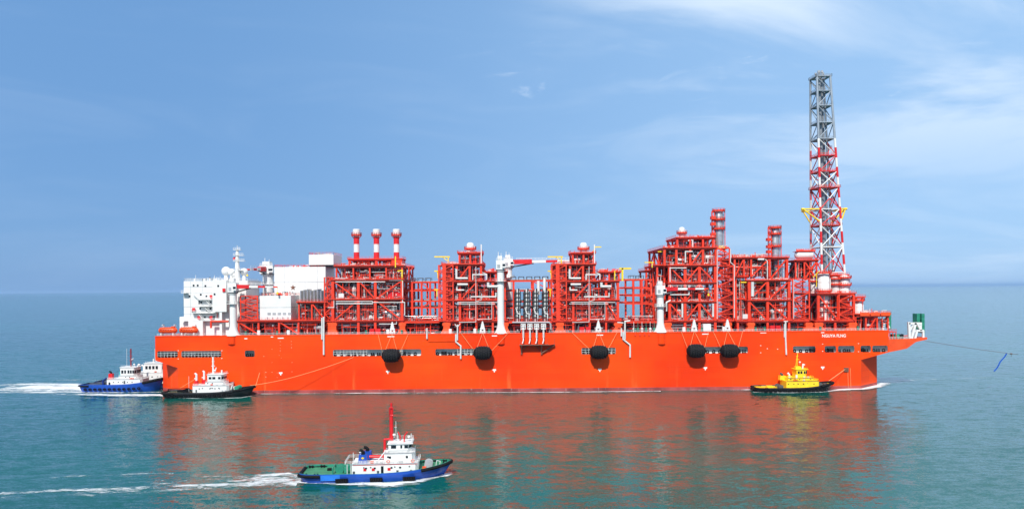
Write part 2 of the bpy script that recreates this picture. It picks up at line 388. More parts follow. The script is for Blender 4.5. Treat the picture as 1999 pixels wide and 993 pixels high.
# lettering and marks on the hull side
def text_mesh(txt, name, size, m, parent, loc, rot=(pi/2, 0, 0), ext=.01, width=None):
    cu = bpy.data.curves.new('lettering', 'FONT'); cu.body = txt; cu.size = size; cu.extrude = ext; cu.align_x = 'CENTER'; cu.offset = .02*size
    tmp = bpy.data.objects.new('lettering', cu); C.objects.link(tmp); bpy.context.view_layer.update()
    me = bpy.data.meshes.new_from_object(tmp.evaluated_get(bpy.context.evaluated_depsgraph_get()))
    bpy.data.objects.remove(tmp); bpy.data.curves.remove(cu)
    xs_ = [v.co.x for v in me.vertices]; w = max(xs_)-min(xs_); k = 1 if not width else width/w
    for v in me.vertices: v.co.x *= k
    me.materials.clear(); me.materials.append(m)
    o = bpy.data.objects.new(name, me); C.objects.link(o); o.parent = parent; o.rotation_euler = rot
    o.location = Vector(loc) - (parent.location if parent.get('world_built') else Vector((0,0,0))); return o
tag(text_mesh('NGUYA FLNG', 'hull_lettering', 2.1, m_mark, S, P(1628, 657.6, Y0-.02), width=11.9), 'white block letters NGUYA FLNG on the hull side')
random.seed(9)
m_fade = mat('faded_marking', (.80, .34, .20), .5)
def mark(px, py, w, h, kind='bar', m=None):
    p = P(px, py, Y0); b = MB(); y = Y0-.006
    if kind == 'bar':
        b.box(p.x-w/2, p.x+w/2, y, Y0-.002, p.z-h/2, p.z+h/2)
    elif kind == 'tug':
        b.prism([(p.x-w/2,p.z+h/2),(p.x-w/2,p.z+h*.1),(p.x-w*.16,p.z-.1*h),(p.x-w*.12,p.z-h/2),(p.x+w*.12,p.z-h/2),(p.x+w*.16,p.z-.1*h),(p.x+w/2,p.z+h*.1),(p.x+w/2,p.z+h/2)], y, Y0-.002)
    elif kind == 'ring':
        b.prism([(p.x+w/2*cos(t), p.z+h/2*sin(t)) for t in [2*pi*k/12 for k in range(12)]], y, Y0-.002)
    b.build('hull_mark', m or m_mark, S)
for px, py in ((757,726),(965,723),(1171,722),(1377,719),(1606,718),(548,729)): mark(px, py, 1.8, 1.6, 'tug')
for px, py, w in ((763,656.5,3.5),(967,655,3.5),(1171,653.5,3.3),(1377,651.5,3.3),(1490,649,3),(548,659.5,3),(531,657,1.2),(480,660.5,1.5),(1606,648.6,1.6)): mark(px, py, w, .5)
for px, py in ((547,666),(547,673),(547,679),(547,684),(569,666),(569,672),(569,678),(531,681),(515,695),(545,693),(549,698),(531,707),(570,707),(519,726),(531,726),(541,727),(570,725),(519,735),(541,736)): mark(px, py, random.choice((.22,.28,.45)), random.choice((.25,.35)), 'bar', m_fade)
for px, py in ((348,684),(348,700),(433,684),(433,699),(1485,674),(1518,681),(1498,680),(1485,688),(1606,671),(1606,685),(1676,670),(1676,686)): mark(px, py, .5, .3)

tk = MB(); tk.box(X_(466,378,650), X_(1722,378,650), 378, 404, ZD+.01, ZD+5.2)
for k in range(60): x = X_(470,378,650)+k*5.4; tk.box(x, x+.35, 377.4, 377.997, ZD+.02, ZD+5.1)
tk.build('shade_backing_box', m_dmar, S)  # dark box added as backing, its colour supplies the shade under the modules
# ---- frames and modules
YF = 364.0
def rnd(a, b_): return random.uniform(a, b_)
class Mod:
    def __init__(s, label, name='process_module'):
        s.fr = MB(); s.tops = MB(); s.valves = MB(); s.tubing = MB(); s.subs = []; s.label = label; s.name = name
    def sub(s, name, mb_, m): s.subs.append((name, mb_, m))
    def tier(s, cols, pyb, pyt, Yf=YF, Yb=408, rows=4, braces=(), cw=1.2, bw=.85, deck=True, rail=True, fill=1.0, base=False, midbeam=False, side='x'):
        pm = sum(cols)/len(cols); xs_ = [X_(c, Yf, (pyb+pyt)/2) for c in cols]
        z0, z1 = Z_(pm, pyb, Yf), Z_(pm, pyt, Yf); ys_ = [Yf+(Yb-Yf)*j/(rows-1) for j in range(rows)]
        f = s.fr
        for x in xs_:
            for y in ys_: f.box(x-cw/2, x+cw/2, y-cw/2, y+cw/2, z0, z1+.01)
        lv = [z1] + ([z0] if base else [])
        for z in lv:
            for y in ys_: f.box(xs_[0]-.9, xs_[-1]+.9, y-.35, y+.35, z-bw, z-.02)
            for x in xs_: f.box(x-.3, x+.3, Yf-.3, Yb+.3, z-bw+.05, z-.05)
            if deck:
                d = MB().box(xs_[0]-1.2, xs_[-1]+1.2, Yf-1.3, Yb+1.2, z, z+.22); s.sub('deck_plate', d, m_redd)
            if rail:
                r = MB(); a, b_ = xs_[0]-1.1, xs_[-1]+1.1
                r.rail([(a,Yb,z+.2),(a,Yf-1.2,z+.2),(b_,Yf-1.2,z+.2),(b_,Yb,z+.2)], 1.25, .085, 1.9, 0, 1)
                r.box(a, b_, Yf-1.28, Yf-1.22, z+.22, z+.5); s.sub('handrail', r, m_red)
        if midbeam:
            zm = (z0+z1)/2
            for y in ys_[:2]: f.box(xs_[0], xs_[-1], y-.2, y+.2, zm-.25, zm+.25)
        for k, (i, t) in enumerate(braces):
            a, b_ = xs_[i], xs_[i+1]; zt = z1-bw/2
            ends = {'/':[((a,z0),(b_,zt))], '\\':[((a,zt),(b_,z0))], 'x':[((a,z0),(b_,zt)),((a,zt),(b_,z0))],
                    '^':[((a,z0),((a+b_)/2,zt)),(((a+b_)/2,zt),(b_,z0))], 'v':[((a,zt),((a+b_)/2,z0)),(((a+b_)/2,z0),(b_,zt))]}[t]
            for (p, q_) in ends:
                f.beam((p[0],Yf-.05,p[1]), (q_[0],Yf-.05,q_[1]), .62, .62)
                f.beam((p[0],Yb,p[1]), (q_[0],Yb,q_[1]), .7, .7)
        for j in range(rows-1):                       # braces on both end faces
            for x in (xs_[0], xs_[-1]):
                f.beam((x,ys_[j],z0 if j%2 else z1-bw), (x,ys_[j+1],z1-bw if j%2 else z0), .6, .6)
        if fill:
            for i in range(len(xs_)-1): s.fill(xs_[i]+cw/2, xs_[i+1]-cw/2, z0+.25, z1-bw, Yf, Yb, fill)
        return xs_, z0, z1
    def fill(s, x0, x1, z0, z1, Yf, Yb, dens=1.0):
        w, h = x1-x0, z1-z0
        if w < 1.5 or h < 1.5: return
        pal = [m_wpipe, m_wpipe, m_steel, m_grey, m_redd, m_dgrey]
        def nn(k): k *= dens; return int(k) + (random.random() < k-int(k))
        g = MB(); nb = max(1, int(w/4.2))              # secondary posts and girts in the front face
        for k in range(1, nb+1):
            x = x0+w*k/(nb+1)+rnd(-.5, .5); g.beam((x, Yf+rnd(-.2, .6), z0-.2), (x, Yf, z0+h*random.choice((.5, 1, 1))), rnd(.16, .34))
        for k in range(max(1, int(h/4))): z = z0+h*rnd(.25, .85); xx = rnd(0, .5)*w; g.beam((x0+xx, Yf+.1, z), (x0+min(w, xx+w*rnd(.4, 1)), Yf+.1, z), rnd(.14, .3))
        s.sub('secondary_steel', g, m_red)
        if h > 5 and dens >= .7:                       # mezzanine walkways and ladders
            for k in range(1 if h < 9 else 2):
                a_, b_ = x0+w*rnd(0, .3), x1-w*rnd(0, .3); z = z0+h*((k+1)/(2 if h < 9 else 3)+rnd(-.06, .06)); y = Yf+rnd(.8, 2.0); g = MB()
                g.box(a_, b_, y, y+4.5, z-.18, z); g.rail([(a_, y, z), (b_, y, z)], 1.1, .085, 1.5, 0, 1)
                for q_ in range(3): x = a_+(b_-a_)*(q_+.5)/3; g.beam((x, y+.3, z0), (x, y+.3, z), .18)
                x = rnd(a_, b_); g.beam((x, y-.15, z0), (x, y-.15, z+1), .07); g.beam((x+.5, y-.15, z0), (x+.5, y-.15, z+1), .07)
                for q_ in range(int((z-z0)/.6)): g.beam((x, y-.15, z0+q_*.6), (x+.5, y-.15, z0+q_*.6), .06)
                s.sub('mezzanine', g, m_red)
        for _ in range(nn(w*h/34)):                   # pressure vessels, exchangers
            ax = random.choice('xxz'); r = rnd(.55, min(1.5, h*.22)); y = Yf+rnd(2.0, 9)
            b = MB(); m = random.choice((m_steel, m_wpipe, m_steel, m_grey))
            if ax == 'x':
                l = min(w*.8, rnd(3, 8))*.8; c = (rnd(x0+l*.55, max(x0+l*.56, x1-l*.55)), y, z0+r+rnd(.4, max(.5, h*.45))); b.vessel(c, r, l, 'x')
                for k in (-.3, .3): b.box(c[0]+k*l-.2, c[0]+k*l+.2, y-r*.8, y+r*.8, z0-.05, c[2]-r*.6); b.tube((c[0]+k*l*.6, y, c[2]), (c[0]+k*l*.6, y, min(z1, c[2]+r+rnd(.6, 2))), .22)
            else:
                l = h*rnd(.35, .7); c = (rnd(x0+r, max(x0+r+.01, x1-r)), y, z0+l/2+r*.5+.4); b.vessel(c, r, l, 'z')
                b.lathe([(r*1.25, 0), (r*1.25, .18)], (c[0], c[1], c[2]+l*.2), 'z', 12); b.tube((c[0], y, z0), (c[0], y, z0+.7), r*.85, 12)
            s.sub('pressure_vessel', b, m)
        for _ in range(nn(w*h/45)):                   # skids
            b = MB(); l, hh, d = rnd(1.4, min(4, w*.6)), rnd(.9, min(2.4, h*.5)), rnd(1.2, 2.5); x = rnd(x0, x1-l); y = Yf+rnd(1.2, 6)
            b.box(x, x+l, y, y+d, z0+.3, z0+hh); b.box(x-.15, x+l+.15, y-.15, y+d+.15, z0-.02, z0+.3)
            b.box(x+l*.15, x+l*.5, y+.2, y+d*.7, z0+hh, z0+hh+rnd(.3, .7)); b.tube((x+l*.75, y+d*.5, z0+hh), (x+l*.75, y+d*.5, z0+hh+rnd(.6, 1.5)), .2)
            b.box(x+l*.1, x+l*.4, y-.04, y-.003, z0+.5, z0+hh*.8)
            s.sub('equipment_skid', b, random.choice((m_wpipe, m_redd, m_grey, m_dgrey, m_bred, m_grey)))
        for _ in range(nn(w*h/17)):                   # larger pipes with elbows
            b = MB(); r = rnd(.11, .27); y = Yf+rnd(.7, 6); xa_ = rnd(x0, x1); xb_ = rnd(x0, x1); za, zb_ = z0+rnd(.2, h*.6), z0+h*rnd(.5, .97)
            k = random.random()
            if k < .35: pts = [(xa_, y, z0), (xa_, y, zb_), (xb_, y, zb_)]
            elif k < .6: pts = [(x0-.3, y, zb_), (x1+.3, y, zb_)]
            elif k < .8: pts = [(xa_, y, za), (xa_, y, zb_), (xb_, y, zb_), (xb_, y, za)]
            else: pts = [(xa_, y, z0), (xa_, y, z1)]
            b.path(pts, r, 8)
            for p_ in pts[:2]:
                b.tube((p_[0]-.06, y, p_[2]) if len(pts) == 2 else (p_[0], y, p_[2]-.06), (p_[0]+.06, y, p_[2]) if len(pts) == 2 else (p_[0], y, p_[2]+.06), r*1.6, 10)
            s.sub('pipe', b, random.choice(pal))
        for _ in range(nn(w*h/22)):                   # big boxes deeper in the module, coloured dark to deepen the shade inside
            b = MB(); l, hh, d = w*rnd(.35, .95), h*rnd(.4, .92), rnd(2, 6); x = rnd(x0, x1-l); y = Yf+rnd(4.5, max(8, (Yb-Yf)*.5))
            zq = z0 if random.random() < .6 else z1-hh
            b.box(x, x+l, y, y+d, zq, zq+hh); kk = max(2, int(l/1.6))
            for q_ in range(kk+1): b.box(x+l*q_/kk-.08, x+l*q_/kk+.08, y-.15, y-.003, zq, zq+hh)
            b.box(x, x+l, y-.2, y-.153, zq+hh*.5-.1, zq+hh*.5+.1)
            s.sub('shade_infill_box', b, random.choice((m_dgrey, m_navy, m_dmar, m_dmar, m_redd, m_charc)))
        for mi, m in enumerate((m_wpipe, m_grey, m_dgrey, m_redd)):          # thin tubing, cable trays and supports
            b = s.tubing
            for _ in range(nn(w*h/ {m_wpipe: 8, m_grey: 8, m_dgrey: 3.5, m_redd: 2.6}[m])):
                y = Yf+rnd(.6, 14); r = rnd(.045, .12); x = rnd(x0, x1); z = rnd(z0+.3, z1); k = random.random()
                if k < .5: b.beam((x, y, z0), (x, y, z0+h*rnd(.4, 1)), r*2, None, mi)
                elif k < .8: l = rnd(.25, 1)*w; xx = rnd(x0, x1-l); b.beam((xx, y, z), (xx+l, y, z), r*2, None, mi)
                else: b.box(x, min(x1, x+rnd(.4, 1.2)), y, y+.6, z, min(z1, z+rnd(.3, 1.0)), mi)
        b = s.valves                                  # small valves, gauges and junction boxes near the front
        for _ in range(nn(w*h/1.9)):
            x, z = rnd(x0, x1), z0+h*rnd(0, .92)**1.3; y = Yf+rnd(.1, 7); d = rnd(.16, .5); m = random.choice((0, 0, 1, 1, 2, 2, 3, 4, 5))
            k = random.random()
            if k < .4: b.box(x, x+d*1.4, y, y+d, z, z+d*rnd(.8, 2), m)
            elif k < .7: b.tube((x, y, z), (x, y, z+d*3), d*.35, 6, m); b.tube((x, y, z+d*1.2), (x, y, z+d*1.5), d*.7, 8, m)
            else: b.tube((x, y, z), (x+d*4, y, z), d*.35, 6, m); b.tube((x+d*1.6, y, z), (x+d*1.9, y, z), d*.75, 8, m)
    def stair(s, px0, px1, pyb, pyt, Yf=YF-.6, d=7.0, step=3.6):
        x0, x1 = X_(px0, Yf, pyb), X_(px1, Yf, pyb); z0, z1 = Z_(px0, pyb, Yf), Z_(px0, pyt, Yf); b = MB()
        for x in (x0, x1):
            for y in (Yf, Yf+d): b.box(x-.28, x+.28, y-.28, y+.28, z0, z1)
        n = max(2, round((z1-z0)/step)); dz = (z1-z0)/n
        for i in range(n+1):
            z = z0+dz*i
            for y in (Yf, Yf+d): b.box(x0, x1, y-.17, y+.17, z-.32, z)
            for x in (x0, x1): b.box(x-.17, x+.17, Yf, Yf+d, z-.3, z-.02)
            if i: b.box(x0+.3, x0+1.6, Yf+.2, Yf+d-.2, z-.1, z+.02); b.box(x1-1.6, x1-.3, Yf+.2, Yf+d-.2, z-.1, z+.02)
            if i < n:
                b.beam((x0 if i%2 else x1, Yf, z), (x1 if i%2 else x0, Yf, z+dz-.2), .4, .4); b.beam((x0 if not i%2 else x1, Yf+d, z), (x1 if not i%2 else x0, Yf+d, z+dz-.2), .35, .35)
                xa_, xb_ = x0+1.2, x1-1.2
                b.beam((xa_, Yf+1.3, z), (xb_, Yf+1.3, z+dz/2), 1.0, .35); b.beam((xb_, Yf+2.8, z+dz/2), (xa_, Yf+2.8, z+dz), 1.0, .35)
                b.beam((xa_, Yf+.75, z+1), (xb_, Yf+.75, z+dz/2+1), .09); b.beam((xb_, Yf+2.2, z+dz/2+1), (xa_, Yf+2.2, z+dz+1), .09)
                b.rail([(x0, Yf-.1, z), (x1, Yf-.1, z)], 1.1, .08, 1.6)
        s.sub('stair_tower', b, m_red)
    def column(s, px, pyb, pyt, rpx, Y, rings=(), m=None, ringm=None):
        x = X_(px, Y, (pyb+pyt)/2); z0, z1 = Z_(px, pyb, Y), Z_(px, pyt, Y); r = rpx*Y/F; b = MB()
        b.lathe([(r, z0), (r, z1-r*.6), (r*.85, z1-r*.3), (r*.5, z1-r*.08), (0, z1)], (x, Y, 0), 'z', 24)
        for k in range(1, int((z1-z0)/3.2)): b.lathe([(r*1.03, z0+k*3.2), (r*1.03, z0+k*3.2+.18)], (x, Y, 0), 'z', 24)
        b.tube((x+r+.35, Y-.6, z0), (x+r+.35, Y-.6, z1-r), .22); b.tube((x-r-.25, Y-.8, z0), (x-r-.25, Y-.8, z1-r*1.2), .14)
        s.sub('column_vessel', b, m or m_steel)
        if pyb-pyt > 60 and m is m_steel:
            g = MB()
            for dx, dy in ((-r-1.3, -.6), (-r-1.3, .8), (-r-.3, -1.2), (r+.9, -.8)): g.beam((x+dx, Y+dy, z0), (x+dx, Y+dy, z1-.5), .3)
            for k in range(int((z1-z0)/2.2)): z = z0+k*2.2+1; g.beam((x-r-1.3, Y-.6, z), (x-r-.3, Y-1.2, z+1.6), .2); g.box(x-r-1.4, x-r*.2, Y-1.3, Y-.5, z, z+.16)
            s.sub('access_frame', g, m_red)
        for py in rings:
            z = Z_(px, py, Y); g = MB(); R_ = r+1.25
            g.lathe([(r+.06, z), (R_, z), (R_, z+.25), (r+.06, z+.25), (r+.06, z)], (x, Y, 0), 'z', 16, 0, False)
            pts = [(x+R_*cos(2*pi*k/12), Y+R_*sin(2*pi*k/12), z+.2) for k in range(13)]
            g.rail(pts, 1.3, .12, 1.0, 0, 1); g.lathe([(R_+.03, z+.1), (R_+.03, z+.7)], (x, Y, 0), 'z', 16, 0, False)
            for k in range(6): a = 2*pi*k/6; g.beam((x+r*cos(a), Y+r*sin(a), z-1.1), (x+R_*cos(a), Y+R_*sin(a), z), .15)
            s.sub('ring_platform', g, ringm or m_red)
    def pipe(s, pts, r, m=None, Y=YF-.7, n=10):
        s.sub('pipe', MB().path([P(a[0], a[1], a[2] if len(a) > 2 else Y) for a in pts], r, n), m or m_wpipe)
    def box(s, name, px0, px1, pyb, pyt, Yf, Yb, m):
        x0, x1 = X_(px0, Yf, pyb), X_(px1, Yf, pyb); z0, z1 = Z_(px0, pyb, Yf), Z_(px0, pyt, Yf)
        s.sub(name, MB().box(x0, x1, Yf, Yb, z0, z1), m); return x0, x1, z0, z1
    def scatter_top(s, px0, px1, py, Y0_, Y1_, hmax, n, mats=(0, 1, 2)):
        """small fittings along a roof: pipe stubs, goosenecks, little cabinets"""
        x0, x1 = X_(px0, Y0_, py), X_(px1, Y0_, py); z = Z_((px0+px1)/2, py, Y0_); b = s.tops
        for _ in range(n):
            q_ = random.choice(mats); x = rnd(x0, x1); y = rnd(Y0_, Y1_); h = rnd(.35, 1)*hmax; k = random.random()
            if k < .35: b.tube((x, y, z), (x, y, z+h), rnd(.1, .25), 6, q_)
            elif k < .6: b.path([(x, y, z), (x, y, z+h*.8), (x+rnd(.8, 2), y, z+h*.8), (x+.9, y, z+h*.5)], rnd(.12, .22), 6, q_)
            elif k < .8: b.box(x, x+rnd(.6, 2.0), y, y+1, z, z+h*.6, q_)
            else: l = rnd(2, 6); b.beam((x, y, z+h*.7), (min(x1, x+l), y, z+h*.7), .25, None, q_); b.beam((x, y, z), (x, y, z+h*.7), .2, None, q_)
    def finish(s):
        o = s.fr.build(s.name, m_red, S)
        if s.label: o['label'] = s.label
        for n_, b, m in s.subs: b.build(n_, m, o)
        if s.tops.f: tag(s.tops.build('deck_fittings', [m_wpipe, m_red, m_grey, m_dgrey, m_yel], o), kind='stuff')
        if s.tubing.f: tag(s.tubing.build('small_tubing', [m_wpipe, m_grey, m_dgrey, m_redd], o), kind='stuff')
        if s.valves.f: tag(s.valves.build('small_valves', [m_white, m_steel, m_charc, m_red, m_navy, m_grey], o), kind='stuff')
        return o

def stool(mod, px, Y=YF, w=1.35):
    x = X_(px, Y, 640); z1 = Z_(px, 629, Y); b = MB()
    b.box(x-w, x+w, Y-1.2, Y+1.2, ZD+2.2, z1)
    b.add([(x-w*1.9,Y-1.6,ZD),(x+w*1.9,Y-1.6,ZD),(x+w*1.9,Y+1.6,ZD),(x-w*1.9,Y+1.6,ZD),(x-w,Y-1.2,ZD+2.6),(x+w,Y-1.2,ZD+2.6),(x+w,Y+1.2,ZD+2.6),(x-w,Y+1.2,ZD+2.6)],
          [(0,1,5,4),(1,2,6,5),(2,3,7,6),(3,0,4,7)])
    b.box(x-w*1.3, x+w*1.3, Y-1.3, Y+1.3, z1-1.6, z1-.3)
    mod.sub('support_stool', b, m_org)

BASE = 626
# ---- module A: white electrical rooms
random.seed(21)
A = Mod('white windowless equipment rooms on a red deck beside the accommodation block', 'electrical_module')
A.tier([466, 505, 545, 583, 632], 652, BASE, cw=.9, bw=.9, rows=5, fill=.8, rail=True, braces=((0,'\\'),(2,'\\')))
Zb = Z_(545, 624, YF)
def room(mod, px0, px1, pyb, pyt, Yf, Yb, seams_x, seams_py):
    x0, x1, z0, z1 = mod.box('equipment_room', px0, px1, pyb, pyt, Yf, Yb, m_white)
    g = MB()
    for sx in seams_x: x = X_(sx, Yf, pyb); g.box(x-.05, x+.05, Yf-.05, Yf-.003, z0, z1)
    for sp in seams_py: z = Z_(px0, sp, Yf); g.box(x0, x1+.05, Yf-.06, Yf-.003, z-.09, z+.09); g.box(x1+.003, x1+.06, Yf, Yb, z-.09, z+.09)
    if g.f: mod.sub('wall_seam', g, m_grey)
    r = MB().rail([(x0, Yb, z1), (x0, Yf+.1, z1), (x1, Yf+.1, z1), (x1, Yb, z1)], 1.2, .09, 1.8); mod.sub('handrail', r, m_red)
    return x0, x1, z0, z1
A.stair(470, 503, 624, 577, YF-.4, 7, 3.0)
x0, x1, z0, z1 = room(A, 507, 568, 624, 577, YF+1, YF+16, (), (600,))
for k in range(5):
    x = x0+4+k*2.6; A.sub('louvre', MB().box(x, x+1.7, YF+.92, YF+.995, z0+2.4, z0+3.6), m_grey)
    A.sub('louvre_rail', MB().box(x-.3, x+.3, YF+.9, YF+.99, z0+.4, z0+1.4), m_grey)
A.scatter_top(508, 566, 577, YF+2, YF+14, 2.6, 34, (0, 1, 2, 3))
room(A, 536, 636, 612, 521, 384, 404, (556, 596, 620), (551,))
A.scatter_top(548, 600, 521, 386, 402, 1.6, 20, (0, 1, 3))
A.box('air_handler_base', 604, 650, 521, 517, 385, 402, m_dgrey)
room(A, 603, 651, 517, 497, 384, 403, (), ())
A.scatter_top(610, 648, 497, 385, 402, 1.3, 26, (0, 2))
for k in range(8):
    px = 586+k*6.6; A.box('duct_fin', px, px+2.2, 612, 567-(k%3)*1.5, 372, 379, m_steel)
A.tier([584, 609, 634], BASE-2, 590, YF+.5, 372, 2, cw=.7, bw=.7, braces=((1,'\\'),), fill=2.2)
A.sub('star_emblem', MB().prism([(X_(572,384,560)+1.7*(1 if k%2 == 0 else .42)*sin(k*pi/5), Z_(572,561,384)+1.7*(1 if k%2 == 0 else .42)*cos(k*pi/5)) for k in range(10)], 383.9, 383.99), m_brown)
for px in (645,): stool(A, px)
A.finish()

# ---- module B: power module with three striped chimneys
random.seed(33)
B = Mod('red power module carrying three red and white striped chimneys')
c4 = [650, 700, 733, 785]
B.tier(c4, 652, BASE, cw=1.2, bw=1.0, rows=5, fill=.6)
B.tier(c4, BASE, 584, braces=((0,'/'),(2,'\\')), cw=1.35, fill=1.5)
B.tier(c4, 584, 546, braces=((0,'\\'),(1,'\\'),(2,'/')), cw=1.35, fill=1.5)
B.tier([657, 690, 722, 754, 785], 546, 519, YF+1, 404, 4, cw=.8, bw=1.0, fill=2.6)
B.scatter_top(657, 785, 519, YF+1, YF+14, 2.4, 60, (0, 0, 1, 3))
B.tier([683, 735, 783], 519, 506, YF+16, YF+26, 2, cw=1.2, bw=.8, fill=.6)
B.stair(634, 649, BASE, 541, YF-.3, 6, 3.4)
for py, k in ((BASE-1, 40), (584, 36), (546, 40)): B.scatter_top(653, 783, py, YF-.9, YF+2, 2.0, k, (0, 0, 1, 2, 3))
B.fr.beam(P(790, 520, YF+6), P(808, 520, YF+6), .5); B.fr.beam(P(798, 520, YF+6), P(798, 546, YF+6), .5); B.fr.beam(P(798, 530, YF+6), P(807, 521, YF+6), .4)
B.pipe([(655, 550), (752, 550)], .22); B.pipe([(668, 546.5), (715, 546.5)], .16); B.pipe([(760, 547), (786, 547), (786, 590), (790, 590), (790, 615)], .25)
B.pipe([(656, 588), (727, 588), (727, 590), (789, 590)], .2); B.pipe([(656, 592.5), (728, 592.5)], .28); B.pipe([(652, 583), (652, 600), (640, 600)], .2)
B.pipe([(740, 632), (774, 632), (774, 626)], .2); B.pipe([(655, 634), (760, 634)], .5, m_grey, YF+1.5)
B.box('white_cabinet', 661, 671, 582, 573, YF-.6, YF+1, m_white); B.box('blast_wall', 757, 783, 582, 568, YF+1, YF+1.6, m_bred)
B.sub('pressure_vessel', MB().vessel((X_(683,YF+4,564), YF+5, Z_(683,564,YF+4)), 1.7, 9, 'x'), m_steel)
for k, px in enumerate((680, 712, 765)):
    g = MB(); x = X_(px, YF+3, 610); z = Z_(px, 622, YF+3); g.tube((x-1.8, YF+4, z+1.1), (x+1.8, YF+4, z+1.1), 1.2, 16); g.box(x-2.6, x+2.6, YF+2.4, YF+5.6, z-.2, z+.25); g.tube((x, YF+4, z+1.5), (x, YF+4, z+6), .6, 10); g.box(x+1.4, x+2.4, YF+3, YF+5, z+2.6, z+4.8)
    B.sub('compressor', g, m_wpipe)
for px in (652, 786): stool(B, px, YF-.3)
for px in (696, 735, 774):
    Y = YF+21; x = X_(px, Y, 480); r = 1.5; zz0 = Z_(px, 508, Y); b = MB()
    lv = [Z_(px, p_, Y) for p_ in (508, 492, 477, 462, 459)]
    b.lathe([(r, lv[0]), (r, lv[1]), (r, lv[2]), (r, lv[3]), (r, lv[4]), (r+.4, lv[4]+.4), (r+.4, lv[4]+3.0), (r+.2, lv[4]+3.2), (r-.4, lv[4]+3.2), (r-.5, lv[4]+1)], (x, Y, 0), 'z', 24,
            [1, 0, 1, 0, 0, 0, 0, 0, 2])
    for z in (lv[1], lv[2], lv[3]): b.lathe([(r+.06, z-.12), (r+.06, z+.12)], (x, Y, 0), 'z', 24, 0)
    B.sub('chimney', b, [m_white, m_bred, m_dgrey])
    g = MB(); R_ = r+1.25; z = lv[4]-.3
    g.lathe([(r+.05, z), (R_, z), (R_, z+.25), (r+.05, z+.25)], (x, Y, 0), 'z', 18, 0, False)
    g.rail([(x+R_*cos(2*pi*k/14), Y+R_*sin(2*pi*k/14), z+.2) for k in range(15)], 1.4, .14, 1.3)
    g.lathe([(R_+.02, z+.2), (R_+.02, z+.6)], (x, Y, 0), 'z', 18, 0, False)
    for k in range(8): a = 2*pi*k/8; g.beam((x+r*cos(a), Y+r*sin(a), z-1.4), (x+R_*cos(a), Y+R_*sin(a), z), .18)
    B.sub('chimney_platform', g, m_red)
B.fr.box(X_(768,YF+21,505), X_(788,YF+21,505), YF+15, YF+27, Z_(780,546,YF+21), Z_(780,508,YF+21))
g = MB(); g.beam(P(772, 522, YF-.5), P(772, 500, YF-.5), .5); g.beam(P(785, 548, YF-.6), P(785, 527, YF-.6), .7); g.beam(P(776, 529, YF-.6), P(786, 527, YF-.6), .5); B.sub('davit', g, m_yel)
B.finish()

# ---- pipe racks between the modules
def rack(label, cols, levels, Ya=373, Yb=398, seed=1, cable=True, base=True, fillb=.7):
    random.seed(seed); K = Mod(label, 'pipe_rack'); pm = sum(cols)/len(cols)
    for Y in (Ya, Yb):
        zt = Z_(pm, levels[-1], YF)
        for c in cols: x = X_(c, YF, 600); K.fr.box(x-.5, x+.5, Y-.5, Y+.5, ZD+.01, zt)
        for py in levels:
            z = Z_(pm, py, YF); K.fr.box(X_(cols[0],YF,600)-4.5, X_(cols[-1],YF,600)+5.5, Y-.3, Y+.3, z-.65, z-.02)
    for py in levels:
        z = Z_(pm, py, YF)
        for c in cols: x = X_(c, YF, 600); K.fr.box(x-.3, x+.3, Ya, Yb, z-.8, z-.05)
        g = MB()
        for k in range(5):
            y = Ya+2+k*4.6+rnd(-.5, .5); r = rnd(.12, .32); g.tube((X_(cols[0],YF,600)-4, y, z+r), (X_(cols[-1],YF,600)+4, y, z+r), r)
        K.sub('pipe_run', g, random.choice((m_dgrey, m_grey, m_redd)))
    for i in range(len(cols)-1, len(cols)-1 if len(cols) < 3 else len(cols)-2, -1):
        i -= 1
        K.fr.beam((X_(cols[i],YF,600), Ya, Z_(pm,levels[1],YF)), (X_(cols[i+1],YF,600), Ya, Z_(pm,levels[2],YF)-.8), .5)
        K.fr.beam((X_(cols[i],YF,600), Ya, Z_(pm,levels[-1],YF)-.8), (X_(cols[i+1],YF,600), Ya, Z_(pm,levels[-2],YF)), .5)
    if cable:
        z = Z_(pm, levels[-1], YF); g = MB(); xa_, xb_ = X_(cols[0],YF,600)-2, X_(cols[-1],YF,600)+2; n = int((xb_-xa_)/4.2)
        for k in range(n):
            x = xa_+k*4.2+.5; g.path([(x, Ya, z), (x, Ya, z+1.8), (x+2.7, Ya, z+1.8), (x+2.7, Ya, z)], .16, 6); g.path([(x, Ya+6, z), (x, Ya+6, z+1.8), (x+2.7, Ya+6, z+1.8), (x+2.7, Ya+6, z)], .16, 6)
        K.sub('hoop_frame', g, m_dgrey)
    if base:
        x0, x1 = X_(cols[0],YF,600)-5, X_(cols[-1],YF,600)+6; z = Z_(pm, BASE, YF)
        K.sub('deck_plate', MB().box(x0, x1, YF-.5, 408, z-.35, z-.1), m_redd)
        K.sub('handrail', MB().rail([(x0, YF-.4, z), (x1, YF-.4, z)], 1.2, .09, 1.9), m_red)
        K.fr.box(x0, x1, YF-.4, YF+.3, z-1.1, z-.4)
        K.fill(x0+1, x1-1, ZD+.1, z-1.2, YF+1, 400, fillb)
        K.fill(x0+1, x1-1, z, z+2.4, YF+1, YF+8, 1.2)
    return K
rack('red pipe rack between the chimney module and the next one', [800, 819, 836], [BASE, 600, 587, 566, 549], seed=3).finish()

